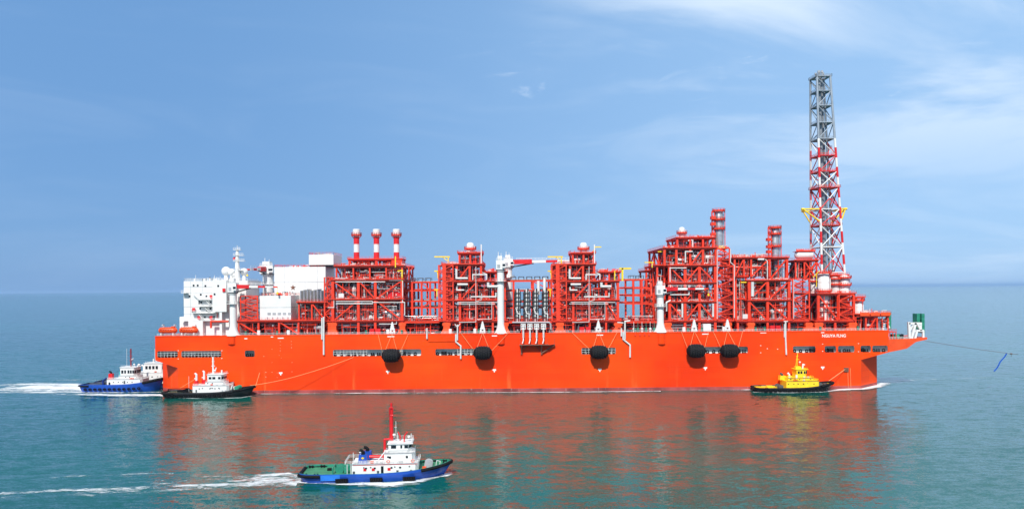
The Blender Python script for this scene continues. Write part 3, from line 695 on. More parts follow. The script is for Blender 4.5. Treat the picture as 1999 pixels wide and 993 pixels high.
# ---- modules D and F: twin process modules
def twin(label, o, seed, last):
    random.seed(seed); D = Mod(label); q_ = lambda *a: [x+o for x in a]
    c = q_(872, 898, 930, 962, 985)
    D.tier(q_(872, 898, 930, 962, 988), 652, BASE, cw=1.0, bw=1.0, rows=5, fill=.6)
    D.tier(c, BASE, 586, braces=((3,'\\'),), cw=1.2, fill=1.3)
    D.tier(c, 586, 549, braces=((1,'/'),), cw=1.2, fill=1.2)
    D.tier(q_(866, 892, 917, 939), 549, 516, YF, 398, 4, braces=((1,'/'),), cw=1.1, fill=1.0)
    D.tier(q_(950, 968, 987), 549, 531, YF+3, 390, 2, cw=.8, bw=.7, fill=1.6)
    D.tier(q_(897, 918, 938), 516, 494, YF+5, 384, 2, cw=.9, bw=.8, fill=1.8, braces=())
    D.stair(857+o, 885+o, BASE, 517, YF-1.0, 7, 3.6)
    D.fr.box(X_(868+o,YF,600)-.9, X_(868+o,YF,600)+.9, YF-1.3, YF+.6, Z_(868+o,BASE,YF), Z_(868+o,516,YF))
    D.column(918+o, 497, 473, 7, YF+11, (487,), m_white); D.column(918+o, 516, 497, 5, YF+11, (), m_steel)
    D.scatter_top(868+o, 893+o, 516, YF+1, YF+14, 2.2, 26, (0, 1, 2)); D.scatter_top(898+o, 937+o, 494, YF+5, YF+16, 1.5, 22, (0, 1, 1))
    D.scatter_top(948+o, 988+o, 531, YF+3, YF+12, 2.4, 26, (0, 1, 1)); D.scatter_top(889+o, 985+o, BASE-1, YF-.8, YF+2, 2.0, 22, (0, 1)); D.scatter_top(889+o, 985+o, 586, YF-.8, YF+2, 1.6, 18, (0, 1))
    Yp = YF-1.6
    D.pipe([(891+o, 525), (891+o, 543), (913+o, 543)], .55, None, Yp); D.pipe([(893+o, 555), (913+o, 555)], .62, None, Yp); D.pipe([(892+o, 560), (892+o, 566), (906+o, 566)], .4, None, Yp)
    D.pipe([(923+o, 546), (923+o, 536), (950+o, 536), (950+o, 546)], .34, None, Yp); D.pipe([(953+o, 551), (953+o, 559), (972+o, 559)], .7, None, Yp)
    D.pipe([(919+o, 579), (968+o, 579), (968+o, 571)], .36, None, Yp); D.pipe([(893+o, 590), (980+o, 590)], .2, None, Yp); D.pipe([(890+o, 593), (966+o, 593.5)], .16, None, Yp)
    D.pipe([(929+o, 520), (929+o, 628), (896+o, 629)], .15, m_wpipe, Yp-.3); D.pipe([(960+o, 590), (960+o, 622), (931+o, 623)], .13, m_wpipe, Yp-.3); D.pipe([(940+o, 572), (940+o, 585), (930+o, 588)], .12, m_wpipe, Yp-.3)
    D.pipe([(939.5+o, 520), (939.5+o, 477)], .35, m_white, YF+4); D.pipe([(940+o, 531), (950+o, 535), (950+o, 545)], .2, None, YF)
    D.sub('pressure_vessel', MB().vessel((X_(958+o,YF+6,600), YF+9, Z_(958+o,602,YF+6)), 2.2, 10, 'x'), m_grey)
    D.sub('equipment_skid', MB().box(X_(905+o,YF+1,610), X_(938+o,YF+1,610), YF+1, YF+5, Z_(920+o,603,YF), Z_(920+o,600,YF)).rail([(X_(905+o,YF+1,610), YF+1, Z_(920+o,600,YF)), (X_(938+o,YF+1,610), YF+1, Z_(920+o,600,YF))], 1.1, .1, 1.6), m_red)
    for (a, b_, py) in ((848, 878, 501), (848, 858, 529), (848, 856, 565)):
        g = MB(); g.beam(P(a+o, py, YF+3), P(b_+o, py, YF+3), .8, .6); g.beam(P(b_-3+o, py+1, YF+3), P(b_-3+o, py+14, YF+3), .5); g.beam(P((a+b_)/2+o, py, YF+3), P(b_-3+o, py+9, YF+3), .35); D.sub('monorail_beam', g, m_yel)
    for px in (872+o, 985+o): stool(D, px, YF-.5, 1.6)
    if last:
        g = MB(); g.beam(P(1215, 548, YF-1), P(1215, 523, YF-1), .9); g.beam(P(1209, 524, YF-1), P(1232, 524, YF-1), .9); g.beam(P(1200, 548, YF-1), P(1200, 528, YF-1), .5); D.sub('davit', g, m_yel)
        g = MB(); g.beam(P(1162, 482, YF+6), P(1174, 482, YF+6), .5); g.beam(P(1163, 482, YF+6), P(1158, 490, YF+6), .4); D.sub('davit', g, m_yel)
    D.finish()
twin('red process module topped by a white drum, between the striped chimneys and the tall white crane', 0, 51, False)
rack('red pipe rack behind the upright loading pipes', [1003, 1042, 1078], [BASE, 600, 588, 566, 546], seed=5).finish()
twin('red process module topped by a white drum, standing right of the loading pipes', 221, 67, True)
G = rack('red pipe rack with open bays left of the biggest module', [1242, 1259], [BASE, 592, 576, 561, 544], seed=8)
for k in range(6):
    px = 1237+k*8; g = MB(); x = X_(px, YF, 640); g.tube((x, YF-.4, ZD+2.1), (x, YF-.4, Z_(px, BASE+2, YF)), .12); g.ball((x, YF-.4, ZD+1.6), .8, 10, 6, 0, (1, 1, .8)); g.tube((x, YF-.4, ZD), (x, YF-.4, ZD+1), .5); G.sub('valve', g, m_green if k % 2 else m_wpipe)
G.finish()

# ---- loading manifold
random.seed(12)
K = Mod('row of upright white and black loading pipes standing on the deck rail', 'loading_manifold')
for k, px in enumerate((1010, 1028, 1045, 1064)):
    for dx, r, m, top in ((-4.2, .36, m_charc, 567), (-2.6, .3, m_dgrey, 569), (-.2, .36, m_wpipe, 566), (2.6, .36, m_charc, 564), (4.2, .3, m_grey, 568), (1.4, .22, m_wire, 570)):
        K.sub('loading_pipe', MB().path([P(px+dx, 628, YF), P(px+dx, top, YF), P(px+dx, top, YF+3)], r, 10).tube(P(px+dx, 600, YF), P(px+dx, 598.5, YF), r*1.6, 10), m)
    for py in (572, 580, 588, 596, 604, 611, 619): K.fr.beam(P(px-6, py, YF+.8), P(px+6, py, YF+.8), .3); K.sub('pipe_clamp', MB().box(X_(px-5,YF,py), X_(px+5,YF,py), YF-.6, YF+.6, Z_(px,py,YF)-.25, Z_(px,py,YF)+.25), m_charc)
    K.pipe([(px-6, 570, YF+1.5), (px-6, 628, YF+1.5)], .18, m_black); K.pipe([(px+6, 568, YF+1.5), (px+6, 628, YF+1.5)], .18, m_black)
    K.pipe([(px-3, 600, YF-.6), (px, 612, YF-.6), (px+5, 612, YF-.6), (px+5, 622, YF-.6)], .28, m_wpipe)
for px in (1051, 1063): K.pipe([(px, 575, YF+6), (px, 548-(px-1051)*.5, YF+6)], .8, m_white)
K.pipe([(1000, 629, YF-.8), (1072, 629, YF-.8), (1075, 633, YF-.8), (1075, 643, YF-.8)], .45, m_grey)
for k, px in enumerate((1021.5, 1034.5, 1047.5, 1061)):
    g = MB(); x = X_(px, Y0-1, 640); z0, z1 = Z_(px, 642, Y0-1), Z_(px, 632, Y0-1)
    for a in (-1, 1):
        for b_ in (-1, 1): g.beam((x+a*1.1, Y0-.4+b_*1, z0), (x+a*1.1, Y0-.4+b_*1, z1), .25)
    for z in (z0, (z0+z1)/2, z1): g.box(x-1.2, x+1.2, Y0-1.5, Y0-1.3, z-.12, z+.12); g.box(x-1.2, x+1.2, Y0+.5, Y0+.7, z-.12, z+.12)
    g.tube((x, Y0-.6, z0-.3), (x, Y0-.6, z1), .7, 12); g.torus((x+.4, Y0-1.3, (z0+z1)/2+.3), .5, .1, 'y'); K.sub('hose_coupling', g, m_white)
    h = MB(); z2 = Z_(px, 671, Y0-1.6); n = 7
    for j in range(n): za, zb_ = z0+(z2+3-z0)*j/n, z0+(z2+3-z0)*(j+1)/n; h.tube((x, Y0-1, za), (x, Y0-1, (za+zb_)/2), .55, 10); h.tube((x, Y0-1, (za+zb_)/2), (x, Y0-1, zb_), .35, 10)
    h.path([(x, Y0-1, z2+3), (x, Y0-1.3, z2+1.8), (x-.5, Y0-1.6, z2+.2)], .3); K.sub('loading_hose', h, m_white)
K.fr.box(X_(1000,YF,626), X_(1090,YF,626), YF+.5, YF+5, Z_(1040,633,YF)-.5, Z_(1040,633,YF))
K.finish()
g = MB(); xa_, xb_ = X_(1014, Y0, 671), X_(1070, Y0, 671); zp = Z_(1040, 671.5, Y0)
g.box(xa_, xb_, Y0-3.4, Y0-.01, zp-.3, zp); xe = X_(1083, Y0, 671)
g.add([(xb_,Y0-3.4,zp-.28),(xe,Y0-1.4,zp-.02),(xe,Y0-.1,zp-.02),(xb_,Y0-.1,zp-.28)], [(0,1,2,3)])
for px in (1018, 1057): x = X_(px, Y0, 680); g.box(x-.35, x+.35, Y0-.9, Y0-.02, Z_(px, 691, Y0), zp-.31); g.beam((x, Y0-.5, Z_(px, 689, Y0)), (x, Y0-3.2, zp-.3), .4)
g.beam((X_(1058,Y0,688), Y0-.7, Z_(1058,688,Y0)), (xe, Y0-1.2, zp-.2), .5); g.beam((X_(1022,Y0,680), Y0-.4, Z_(1022,680,Y0)), (X_(1030,Y0,672), Y0-.4, zp-.3), .3); g.beam((X_(1052,Y0,680), Y0-.4, Z_(1052,680,Y0)), (X_(1044,Y0,672), Y0-.4, zp-.3), .3)
for px in (1016, 1032, 1050, 1068, 1082): x = X_(px, Y0, 665); g.beam((x, Y0-.2, zp), (x, Y0-.2, zp+3), .14)
g.build('hose_platform', m_brown, S)

# ---- module H: the biggest module
random.seed(71)
Hm = Mod('biggest red module, with a round drum and a tall steel column on its roof')
ch = [1307, 1337, 1365, 1396]
Hm.tier([1300, 1337, 1365, 1396, 1425], 652, BASE, cw=1.2, bw=1.0, rows=5, fill=.6)
Hm.tier(ch, BASE, 589, braces=((0,'\\'),(1,'/'),(2,'\\')), cw=1.3, fill=1.3)
Hm.tier(ch, 589, 552, braces=((0,'\\'),(1,'/'),(2,'\\')), cw=1.3, fill=1.2)
Hm.tier(ch, 552, 518, braces=((0,'\\'),(1,'/'),(2,'\\')), cw=1.4, fill=1.2)
Hm.tier([1297, 1320, 1347, 1372, 1397], 518, 484, YF+.5, 404, 4, braces=((2,'/'),), cw=1.1, fill=1.4)
Hm.tier([1322, 1347, 1372, 1392], 484, 464, YF+6, 392, 3, cw=.9, bw=.8, fill=1.5)
Hm.tier([1283, 1297], BASE, 518, YF+6, 400, 4, cw=.9, bw=.8, fill=1.2, midbeam=True)
Hm.tier([1262, 1280], BASE, 528, YF+22, 404, 2, cw=.9, bw=.8, fill=1.2, midbeam=True)
Hm.stair(1400, 1424, 518, 484, YF-.8, 8, 3.5); Hm.stair(1401, 1432, BASE, 518, YF-1.0, 8, 3.6)
Hm.column(1403, 484, 410, 8.0, YF+14, (448, 430, 413), m_steel)
Hm.column(1331, 466, 443, 5.6, YF+9, (456,), m_white)
for py in (440, 428, 460): Hm.fr.box(X_(1394,YF+12,py)-1.6, X_(1394,YF+12,py)+.6, YF+11, YF+14, Z_(1394,py,YF+12), Z_(1394,py,YF+12)+1.6)
Hm.scatter_top(1342, 1392, 464, YF+6, YF+18, 1.7, 30, (0, 1, 1)); Hm.scatter_top(1300, 1330, 484, YF+2, YF+12, 2.2, 20, (0, 1)); Hm.scatter_top(1405, 1424, 484, YF+2, YF+12, 2.0, 12, (0, 1, 4))
for py, k in ((BASE-1, 26), (589, 24), (552, 20), (518, 20)): Hm.scatter_top(1306, 1396, py, YF-.9, YF+2, 1.7, k, (0, 0, 1, 2))
Yp = YF-1.0
Hm.pipe([(1308, 550, Yp), (1308, 523, Yp), (1340, 523, Yp)], .28); Hm.pipe([(1343, 470, Yp+7), (1352, 468, Yp+7), (1352, 488, Yp+7)], .45); Hm.pipe([(1338, 512), (1338, 491), (1352, 491)], .35)
Hm.pipe([(1309, 556, Yp), (1309, 575, Yp), (1345, 575, Yp), (1345, 556, Yp)], .32); Hm.pipe([(1301, 607, Yp), (1301, 590, Yp), (1309, 586, Yp)], .42); Hm.pipe([(1332, 592, Yp), (1332, 619, Yp)], .5); Hm.pipe([(1392, 592), (1392, 618)], .5)
Hm.pipe([(1433.5, 620, YF-1.2), (1433.5, 518, YF-1.2), (1426, 512, YF-1.2), (1426, 486, YF-1.2)], .22); Hm.pipe([(1400, 622, YF-1.4), (1400, 488, YF-1.4)], .18)
Hm.sub('pressure_vessel', MB().vessel((X_(1362,YF+4,536), YF+5, Z_(1362,538,YF+4)), 1.9, 10, 'x'), m_wpipe); Hm.sub('pressure_vessel', MB().vessel((X_(1372,YF+4,500), YF+6, Z_(1372,504,YF+4)), 1.8, 8, 'x'), m_wpipe)
Hm.sub('pressure_vessel', MB().vessel((X_(1322,YF+4,490), YF+5, Z_(1324,493,YF+4)), 1.2, 4, 'x'), m_steel)
for (a, b_, py) in ((1258, 1276, 512), (1284, 1300, 491)):
    g = MB(); g.beam(P(a, py, YF+4), P(b_, py, YF+4), .7, .5); g.beam(P(b_-3, py, YF+4), P(b_-3, py+10, YF+4), .5); Hm.sub('monorail_beam', g, m_yel)
for px in (1303, 1420): stool(Hm, px, YF-.4, 1.5)
Hm.pipe([(1310, 634, YF+1), (1395, 634, YF+1)], .45, m_grey); Hm.pipe([(1310, 639, YF+2), (1395, 639, YF+2)], .4, m_wpipe)
Hm.finish()

# ---- module I
random.seed(83)
I = Mod('red module with a single tall steel column, left of the flare tower')
ci = [1462, 1498, 1540]
I.tier([1440, 1462, 1498, 1540, 1575], 652, BASE, cw=1.0, bw=1.0, rows=5, fill=.6)
I.tier(ci, BASE, 586, braces=((0,'\\'),(1,'\\')), cw=1.3, fill=1.4)
I.tier(ci, 586, 547, braces=((0,'/'),(1,'/')), cw=1.3, fill=1.3)
I.tier([1434, 1452, 1466, 1502], 540, 503, YF+3, 400, 4, braces=((0,'/'),(2,'/')), cw=.9, bw=.8, fill=2.0, midbeam=True)
I.tier([1502, 1536], 546, 503, YF+4, 396, 2, braces=((0,'/'),), cw=1.1, bw=.9, fill=.5)
I.tier([1436, 1456], BASE, 540, YF+5, 402, 3, cw=.9, bw=.8, fill=1.5, midbeam=True)
I.stair(1548, 1580, BASE, 543, YF-1, 8, 3.4)
I.column(1513, 547, 441, 7.6, YF+12, (458, 482, 446), m_steel)
for py in (470, 494, 484): I.fr.box(X_(1503,YF+11,py)-1.5, X_(1503,YF+11,py)+.5, YF+10, YF+13, Z_(1503,py,YF+11), Z_(1503,py,YF+11)+1.5)
I.scatter_top(1434, 1500, 503, YF+3, YF+18, 3.0, 70, (0, 0, 1, 2)); I.scatter_top(1462, 1540, 547, YF, YF+4, 1.5, 30, (0, 0, 1))
I.scatter_top(1462, 1540, 586, YF-.8, YF+2, 1.6, 18, (0, 1)); I.scatter_top(1462, 1540, BASE-1, YF-.8, YF+2, 1.8, 20, (0, 1, 2))
I.pipe([(1469, 550), (1469, 578)], .8); I.pipe([(1494, 506, YF), (1498, 510, YF), (1498, 547, YF)], .25); I.pipe([(1446, 551, YF+1), (1490, 551, YF+1)], .35, m_yel)
I.box('white_cabinet', 1450, 1460, 622, 613, YF, YF+2, m_wpipe); I.box('white_cabinet', 1480, 1492, 507, 504, YF+1, YF+3, m_white)
for px in (1465, 1578): stool(I, px, YF-.4, 1.5)
I.pipe([(1549.5, 622, YF-1.4), (1549.5, 545, YF-1.4)], .16)
I.tier([1553, 1570, 1594], 545, 508, YF+10, 388, 2, cw=.7, bw=.8, braces=((1,'x'),), fill=.8)
v = MB().vessel((X_(1571,YF+13,496), YF+14, Z_(1571,497,YF+13)), 2.3, 7.5, 'x'); I.sub('pressure_vessel', v, m_white)
g = MB(); x = X_(1571,YF+13,490); z = Z_(1571,491,YF+13); g.box(x-5, x+5, YF+11.5, YF+16.5, z, z+.2); g.rail([(x-5,YF+11.5,z),(x+5,YF+11.5,z),(x+5,YF+16.5,z)], 1.4, .14, 1.2); g.box(x-5.05,x+5.05,YF+11.42,YF+11.48,z,z+.8); I.sub('walkway', g, m_red)
I.scatter_top(1556, 1588, 490, YF+12, YF+16, 1.8, 10, (0, 1))
I.finish()

# ---- module L: flare knock-out drums under the tower
random.seed(91)
Lm = Mod('red module with upright white drums at the foot of the flare tower')
cl = [1597, 1636, 1666]
Lm.tier([1594, 1630, 1664], 652, BASE, cw=1.0, bw=1.0, rows=5, fill=.9)
Lm.tier(cl, BASE, 573, YF, 400, 3, braces=((0,'\\'),), cw=1.2, bw=1.0, fill=.7, midbeam=True)
Lm.stair(1638, 1666, BASE, 574, YF-1, 8, 3.4)
Lm.column(1608, BASE-2, 531, 10.5, YF+4.5, (534, 569), m_white)
Lm.column(1630, 575, 540, 8, YF+9, (545, 556), m_wpipe); Lm.column(1648, 575, 536, 8.5, YF+8, (543, 557), m_white)
Lm.column(1588, 575, 545, 5, YF+9, (550,), m_wpipe)
Lm.tier([1622, 1652], 573, 537, YF+14, 384, 2, cw=.8, bw=.8, fill=.8); Lm.scatter_top(1622, 1650, 537, YF+14, YF+20, 1.6, 16, (0, 1)); Lm.scatter_top(1615, 1664, 573, YF, YF+3, 1.8, 16, (0, 1))
g = MB(); g.beam(P(1594, 560, YF+2), P(1594, 535, YF+2), .3); g.beam(P(1587, 541, YF+2), P(1600, 528, YF+2), .3); Lm.sub('davit', g, m_yel)
for px in (1597, 1663): stool(Lm, px, YF-.4, 1.7)
Lm.pipe([(1540, 634, YF+2), (1660, 634, YF+2)], .5, m_dgrey)
Lm.finish()

# ---- bow platform
random.seed(95)
Q = Mod('red platform deck at the bow with a small white tank', 'bow_platform')
Q.tier([1670, 1690, 1712, 1733], 652, 613, YF-.5, 412, 4, cw=.7, bw=1.3, fill=.5, braces=((1,'/'),))
g = MB(); z = Z_(1700, 613, YF)
for k in range(3): a = 1676+k*20; g.box(X_(a,YF,608), X_(a+18,YF,608), YF-1.9, YF-1.75, z-.8, z+1.0)
Q.sub('wind_screen', g, m_org)
Q.column(1676, 611, 584, 6.5, YF+8, (587,), m_white); Q.scatter_top(1690, 1732, 612, YF, YF+20, 2.6, 18, (0, 1, 0))
Q.tier([1672, 1684], 612, 580, YF+12, YF+20, 2, cw=.5, bw=.5, fill=0)
Q.box('deck_house', 1690, 1708, 652, 618, YF+3, YF+10, m_bred)
Q.box('green_guard', 1735, 1740, 642, 609, YF+2, YF+5, m_green)
Q.finish()
# mooring outrigger at the bow
Ym0, Ym1 = 364.0, 382.0
g = MB(); pp = [P(1735, 662, Ym0), P(1775, 661, Ym0), P(1810, 658, Ym0), P(1810, 662, Ym0), P(1788, 667, Ym0), P(1770, 680, Ym0), P(1735, 687, Ym0)]
g.prism([(p.x, p.z) for p in pp], Ym0, Ym1); o_out = g.build('mooring_outrigger', m_org, S)
zo = P(1750, 662, Ym0).z
g = MB(); g.rail([(P(1737,662,Ym0).x, Ym0+.3, zo), (P(1776,661,Ym0).x, Ym0+.3, zo)], 1.3, .12, 1.5, 0, 2); g.build('handrail', m_white, o_out)
for k, px in enumerate((1750, 1757, 1764)):
    x = P(px, 655, Ym0).x; g = MB(); g.tube((x-.8, Ym0+3, zo+1.3), (x+.8, Ym0+3, zo+1.3), 1.1, 14); g.box(x-1.0, x-.8, Ym0+1.8, Ym0+4.2, zo-.02, zo+2.5); g.box(x+.8, x+1.0, Ym0+1.8, Ym0+4.2, zo-.02, zo+2.5); g.box(x-.4, x+.4, Ym0+1.2, Ym0+1.9, zo, zo+1); g.build('mooring_winch', m_green if k < 2 else m_black, o_out)
g = MB(); g.box(P(1735,640,Ym0).x, P(1750,640,Ym0).x, Ym0, Ym0+6, P(1740,647,Ym0).z-.4, P(1740,647,Ym0).z)
for px in (1737, 1743, 1749): g.beam(P(px, 647, Ym0+.3), P(px, 662, Ym0+.3), .3)
g.rail([P(1736,647,Ym0), P(1750,647,Ym0)], 1.2, .12, 1.3); g.build('step_platform', m_red, o_out)
g = MB()
for Y in (Ym0+1, Ym0+7):
    g.beam(P(1775, 660, Y), P(1774, 628, Y), 1.1); g.beam(P(1779, 660, Y), P(1787, 630, Y), 1.1); g.beam(P(1790, 630, Y), P(1798, 645, Y), 1.0); g.beam(P(1774, 631, Y), P(1798, 631, Y), 1.1); g.beam(P(1775, 646, Y), P(1784, 631, Y), .7)
    g.beam(P(1786, 660, Y), P(1790, 645, Y), .9); g.beam(P(1788, 645, Y), P(1803, 645, Y), 1.0); g.beam(P(1802, 645, Y), P(1802, 660, Y), .9); g.beam(P(1797, 631, Y), P(1797, 645, Y), .9)
for px, py in ((1774, 630), (1798, 631), (1802, 646), (1788, 646)): g.beam(P(px, py, Ym0+1), P(px, py, Ym0+7), .8)
g.build('mooring_frame', m_white, S)
g = MB(); a = P(1791, 612, Ym0+4); b_ = P(1803, 650, Ym0+4)
g.box(a.x+1.6, b_.x, Ym0+3.0, Ym0+3.4, b_.z, a.z); g.box(b_.x-.1, b_.x+.25, Ym0+3.4, Ym0+9, b_.z, a.z); g.box(a.x, a.x+1.6, Ym0+4.5, Ym0+8.5, b_.z+2, a.z)
for k in range(4): z = b_.z+(a.z-b_.z)*(k+.5)/4; g.box(a.x+1.5, b_.x, Ym0+2.8, Ym0+3.0, z-.15, z+.15)
g.build('chain_guide', m_green, S)
g = MB()
for Y in (YF+2, YF+7): g.beam(P(1722, 648, Y), P(1727, 622, Y), .8); g.beam(P(1727, 622, Y), P(1736, 640, Y), .8); g.beam(P(1722, 629, Y), P(1735, 629, Y), .8)
g.build('mooring_frame', m_white, S)

# ---- flare tower
Yt = 385.0
fl = MB()
def leg_at(pb, pt, Yb_, Yt_, t): return P(pb[0], pb[1], Yb_).lerp(P(pt[0], pt[1], Yt_), t)
LEG = {'fl': ((1604.5,532),(1594.8,148),379.2,381.8), 'fr': ((1649,532),(1620.5,148),379.2,381.8), 'rl': ((1583,532),(1582.0,149),391.5,388.8), 'rr': ((1627,532),(1607.6,149),391.5,388.8)}
zbot, ztop = P(1604.5, 532, 379.2).z, P(1594.8, 148, 381.8).z
def lp(k, z):
    pb, pt, a, b_ = LEG[k]; A_, B_ = P(*pb, a), P(*pt, b_); t = (z-A_.z)/(B_.z-A_.z); return A_.lerp(B_, t)
zt_of = lambda py: P(1610, py, 380.5).z
# node levels from the photograph
nodes = [532, 482, 440, 408, 366, 334, 303, 270, 238, 205, 176, 150]
zn = [zt_of(p_) for p_ in nodes]
zband = [zt_of(p_) for p_ in (640, 560, 516, 497, 474, 452, 427, 404, 386, 366, 346, 326, 308, 288, 270)]
bandc = [1, 0, 1, 0, 1, 0, 1, 0, 1, 0, 1, 0, 1, 0]
def banded(b, A_, B_, r, n=10):
    """a member painted in red and white bands below the grey top"""
    cuts = sorted(set([A_.z, B_.z]+[z for z in zband if min(A_.z,B_.z) < z < max(A_.z,B_.z)])); lo, hi = (A_, B_) if A_.z < B_.z else (B_, A_)
    for z0, z1 in zip(cuts[:-1], cuts[1:]):
        zm = (z0+z1)/2; m = 2
        for k in range(len(zband)-1):
            if zband[k] <= zm < zband[k+1]: m = bandc[k]
        d = hi.z-lo.z; b.tube(lo.lerp(hi, (z0-lo.z)/d), lo.lerp(hi, (z1-lo.z)/d), r, n, m, None, True)
mats_t = [m_white, m_bred, mat('tower_grey', (.29, .34, .39), .45, .15)]
tb = MB(); zfoot = ZD+.02
for k in ('fl', 'fr', 'rl', 'rr'): p = lp(k, zfoot); tb.box(p.x-1.4, p.x+1.4, p.y-1.4, p.y+1.4, zfoot, zfoot+1.2)
m_fpipe = mat('flare_pipe_steel', (.26, .28, .30), .4, .4)
ftower = tb.build('flare_tower', m_red, S); ftower['label'] = 'tall tapering lattice flare tower, grey above and banded red and white below'
for k in ('fl', 'fr', 'rl', 'rr'):
    b = MB(); banded(b, lp(k, zfoot+1.2), lp(k, ztop), .62 if k[0] == 'f' else .55); b.build('tower_leg', mats_t, ftower)
faces = (('fl','fr'), ('fr','rr'), ('rl','rr'), ('fl','rl'))
for fi, (a, b_) in enumerate(faces):
    g = MB()
    for i in range(len(zn)-1):
        z0, z1 = zn[i], zn[i+1]; grey = nodes[i] <= 271
        hm = 2 if grey else (0 if i % 2 else 1)
        g.tube(lp(a, z0), lp(b_, z0), .32, 8, 2 if grey else (1 if i in (2, 4, 5, 6) else 0))
        dm = 2 if grey else ((1, 0, 1, 1, 0, 1, 0)[i % 7] if fi in (0, 3) else 1)
        if i < 5:
            m_ = lp(a, (z0+z1)/2).lerp(lp(b_, (z0+z1)/2), .5)
            for u in (a, b_): g.tube(lp(u, z0), m_, .29, 8, dm); g.tube(m_, lp(u, z1), .29, 8, 0 if dm and fi == 0 else dm)
        elif (i+fi) % 2: g.tube(lp(a, z0), lp(b_, z1), .24, 8, dm)
        else: g.tube(lp(b_, z0), lp(a, z1), .24, 8, dm)
    g.tube(lp(a, ztop), lp(b_, ztop), .3, 8, 2)
    g.build('lattice_bracing', mats_t, ftower)
def ctr(z): return (lp('fl', z)+lp('fr', z)+lp('rl', z)+lp('rr', z))/4
for i, (dx, dy, r) in enumerate(((-1.5, -.9, .95), (.9, .4, .6), (1.9, -1.0, .35), (-.6, 1.6, .4))):
    b = MB(); b.tube(ctr(ZD+1)+Vector((dx*1.2, dy, 0)), ctr(ztop+1.5)+Vector((dx*.8, dy, 0)), r, 12)
    for z in zn: c_ = ctr(z)+Vector((dx, dy, 0)); b.tube(c_, c_+Vector((0, 0, .25)), r*1.35, 12)
    b.build('flare_pipe', m_fpipe, ftower)
b = MB(); p = lp('rl', ztop)
for dx in (-.9, -.3): b.beam(lp('rl', zn[0])+Vector((dx, -.7, 0)), p+Vector((dx, -.7, 0)), .1)
k = 0; z = zn[0]
while z < ztop: c_ = lp('rl', z); b.beam(c_+Vector((-.9, -.7, 0)), c_+Vector((-.3, -.7, 0)), .08); z += .9
b.build('ladder', mats_t[2], ftower)
for py, ov, m in ((366, 1.2, m_red), (440, .6, m_red), (303, .2, m_red), (334, .2, m_red), (238, .1, mats_t[2]), (205, .1, mats_t[2]), (176, .1, mats_t[2]), (270, .2, mats_t[2]), (148, 1.0, mats_t[2])):
    z = zt_of(py); cs = [lp(k, z) for k in ('fl', 'fr', 'rr', 'rl')]; c_ = sum(cs, Vector())/4; cs = [c_+(q1-c_)*(1+ov/ (q1-c_).length) for q1 in cs]
    g = MB(); inn = [c_+(q1-c_)*.55 for q1 in cs]
    for i in range(4):
        j = (i+1) % 4; up_ = Vector((0, 0, .25)); vs = [cs[i], cs[j], inn[j], inn[i]]; vs = vs+[v_+up_ for v_ in vs]
        g.add(vs, [(0,1,2,3),(7,6,5,4),(0,4,5,1),(1,5,6,2),(2,6,7,3),(3,7,4,0)])
    g.rail(cs+[cs[0]], 1.3, .12, 1.4); g.build('tower_platform', m, ftower)
g = MB()                                        # red stairs inside the right-hand side
for i in range(1, 7):
    z0, z1 = zn[i], zn[i+1]; a, b_ = lp('fr', z0).lerp(lp('rr', z0), .5), lp('fr', z1).lerp(lp('rr', z1), .5); c0, c1_ = ctr(z0), ctr(z1); m0 = (a.lerp(c0, .35)+b_.lerp(c1_, .1))/2
    g.beam(a.lerp(c0, .6), m0, .7, .3); g.beam(m0, b_.lerp(c1_, .6), .7, .3); g.box(m0.x-.9, m0.x+.9, m0.y-1, m0.y+1, m0.z-.15, m0.z+.1); g.rail([(m0.x-.9, m0.y-1, m0.z), (m0.x+.9, m0.y-1, m0.z)], 1.2, .14, .9)
g.build('stairway', m_red, ftower)
g = MB(); z = zt_of(408)
for k, o_ in (('fl', (-9.3, 0)), ('rl', (-4.2, 0)), ('fr', (2.9, 0)), ('rr', (7.0, 0))):
    p = lp(k, z); e = p+Vector((o_[0], o_[1], 0)); g.tube(p, e, .42, 10); q1 = lp(k, z-6.8); g.tube(q1, e, .38, 10); g.tube(e+Vector((-.8, 0, 0)), e+Vector((.8, 0, 0)), .6, 10)
p, q1 = lp('fl', z)+Vector((-9.3, 0, 0)), lp('rl', z)+Vector((-4.2, 0, 0)); g.tube(p, q1, .35); p, q1 = lp('fr', z)+Vector((2.9, 0, 0)), lp('rr', z)+Vector((7, 0, 0)); g.tube(p, q1, .35)
g.build('yellow_outrigger', m_yel, ftower)
for i, (dx, dy, h) in enumerate(((-1.3, -1, 3.0), (-.4, .2, 3.6), (.6, -.7, 3.2), (1.5, .4, 2.6), (-1.9, .8, 2.4), (.2, 1.4, 3.0))):
    c_ = ctr(ztop)+Vector((dx*1.1, dy, .3)); b = MB(); b.tube(c_, c_+Vector((0, 0, h*.6)), .35, 10); b.tube(c_+Vector((0, 0, h*.6)), c_+Vector((0, 0, h)), .55, 10); b.build('flare_tip', m_grey, ftower)

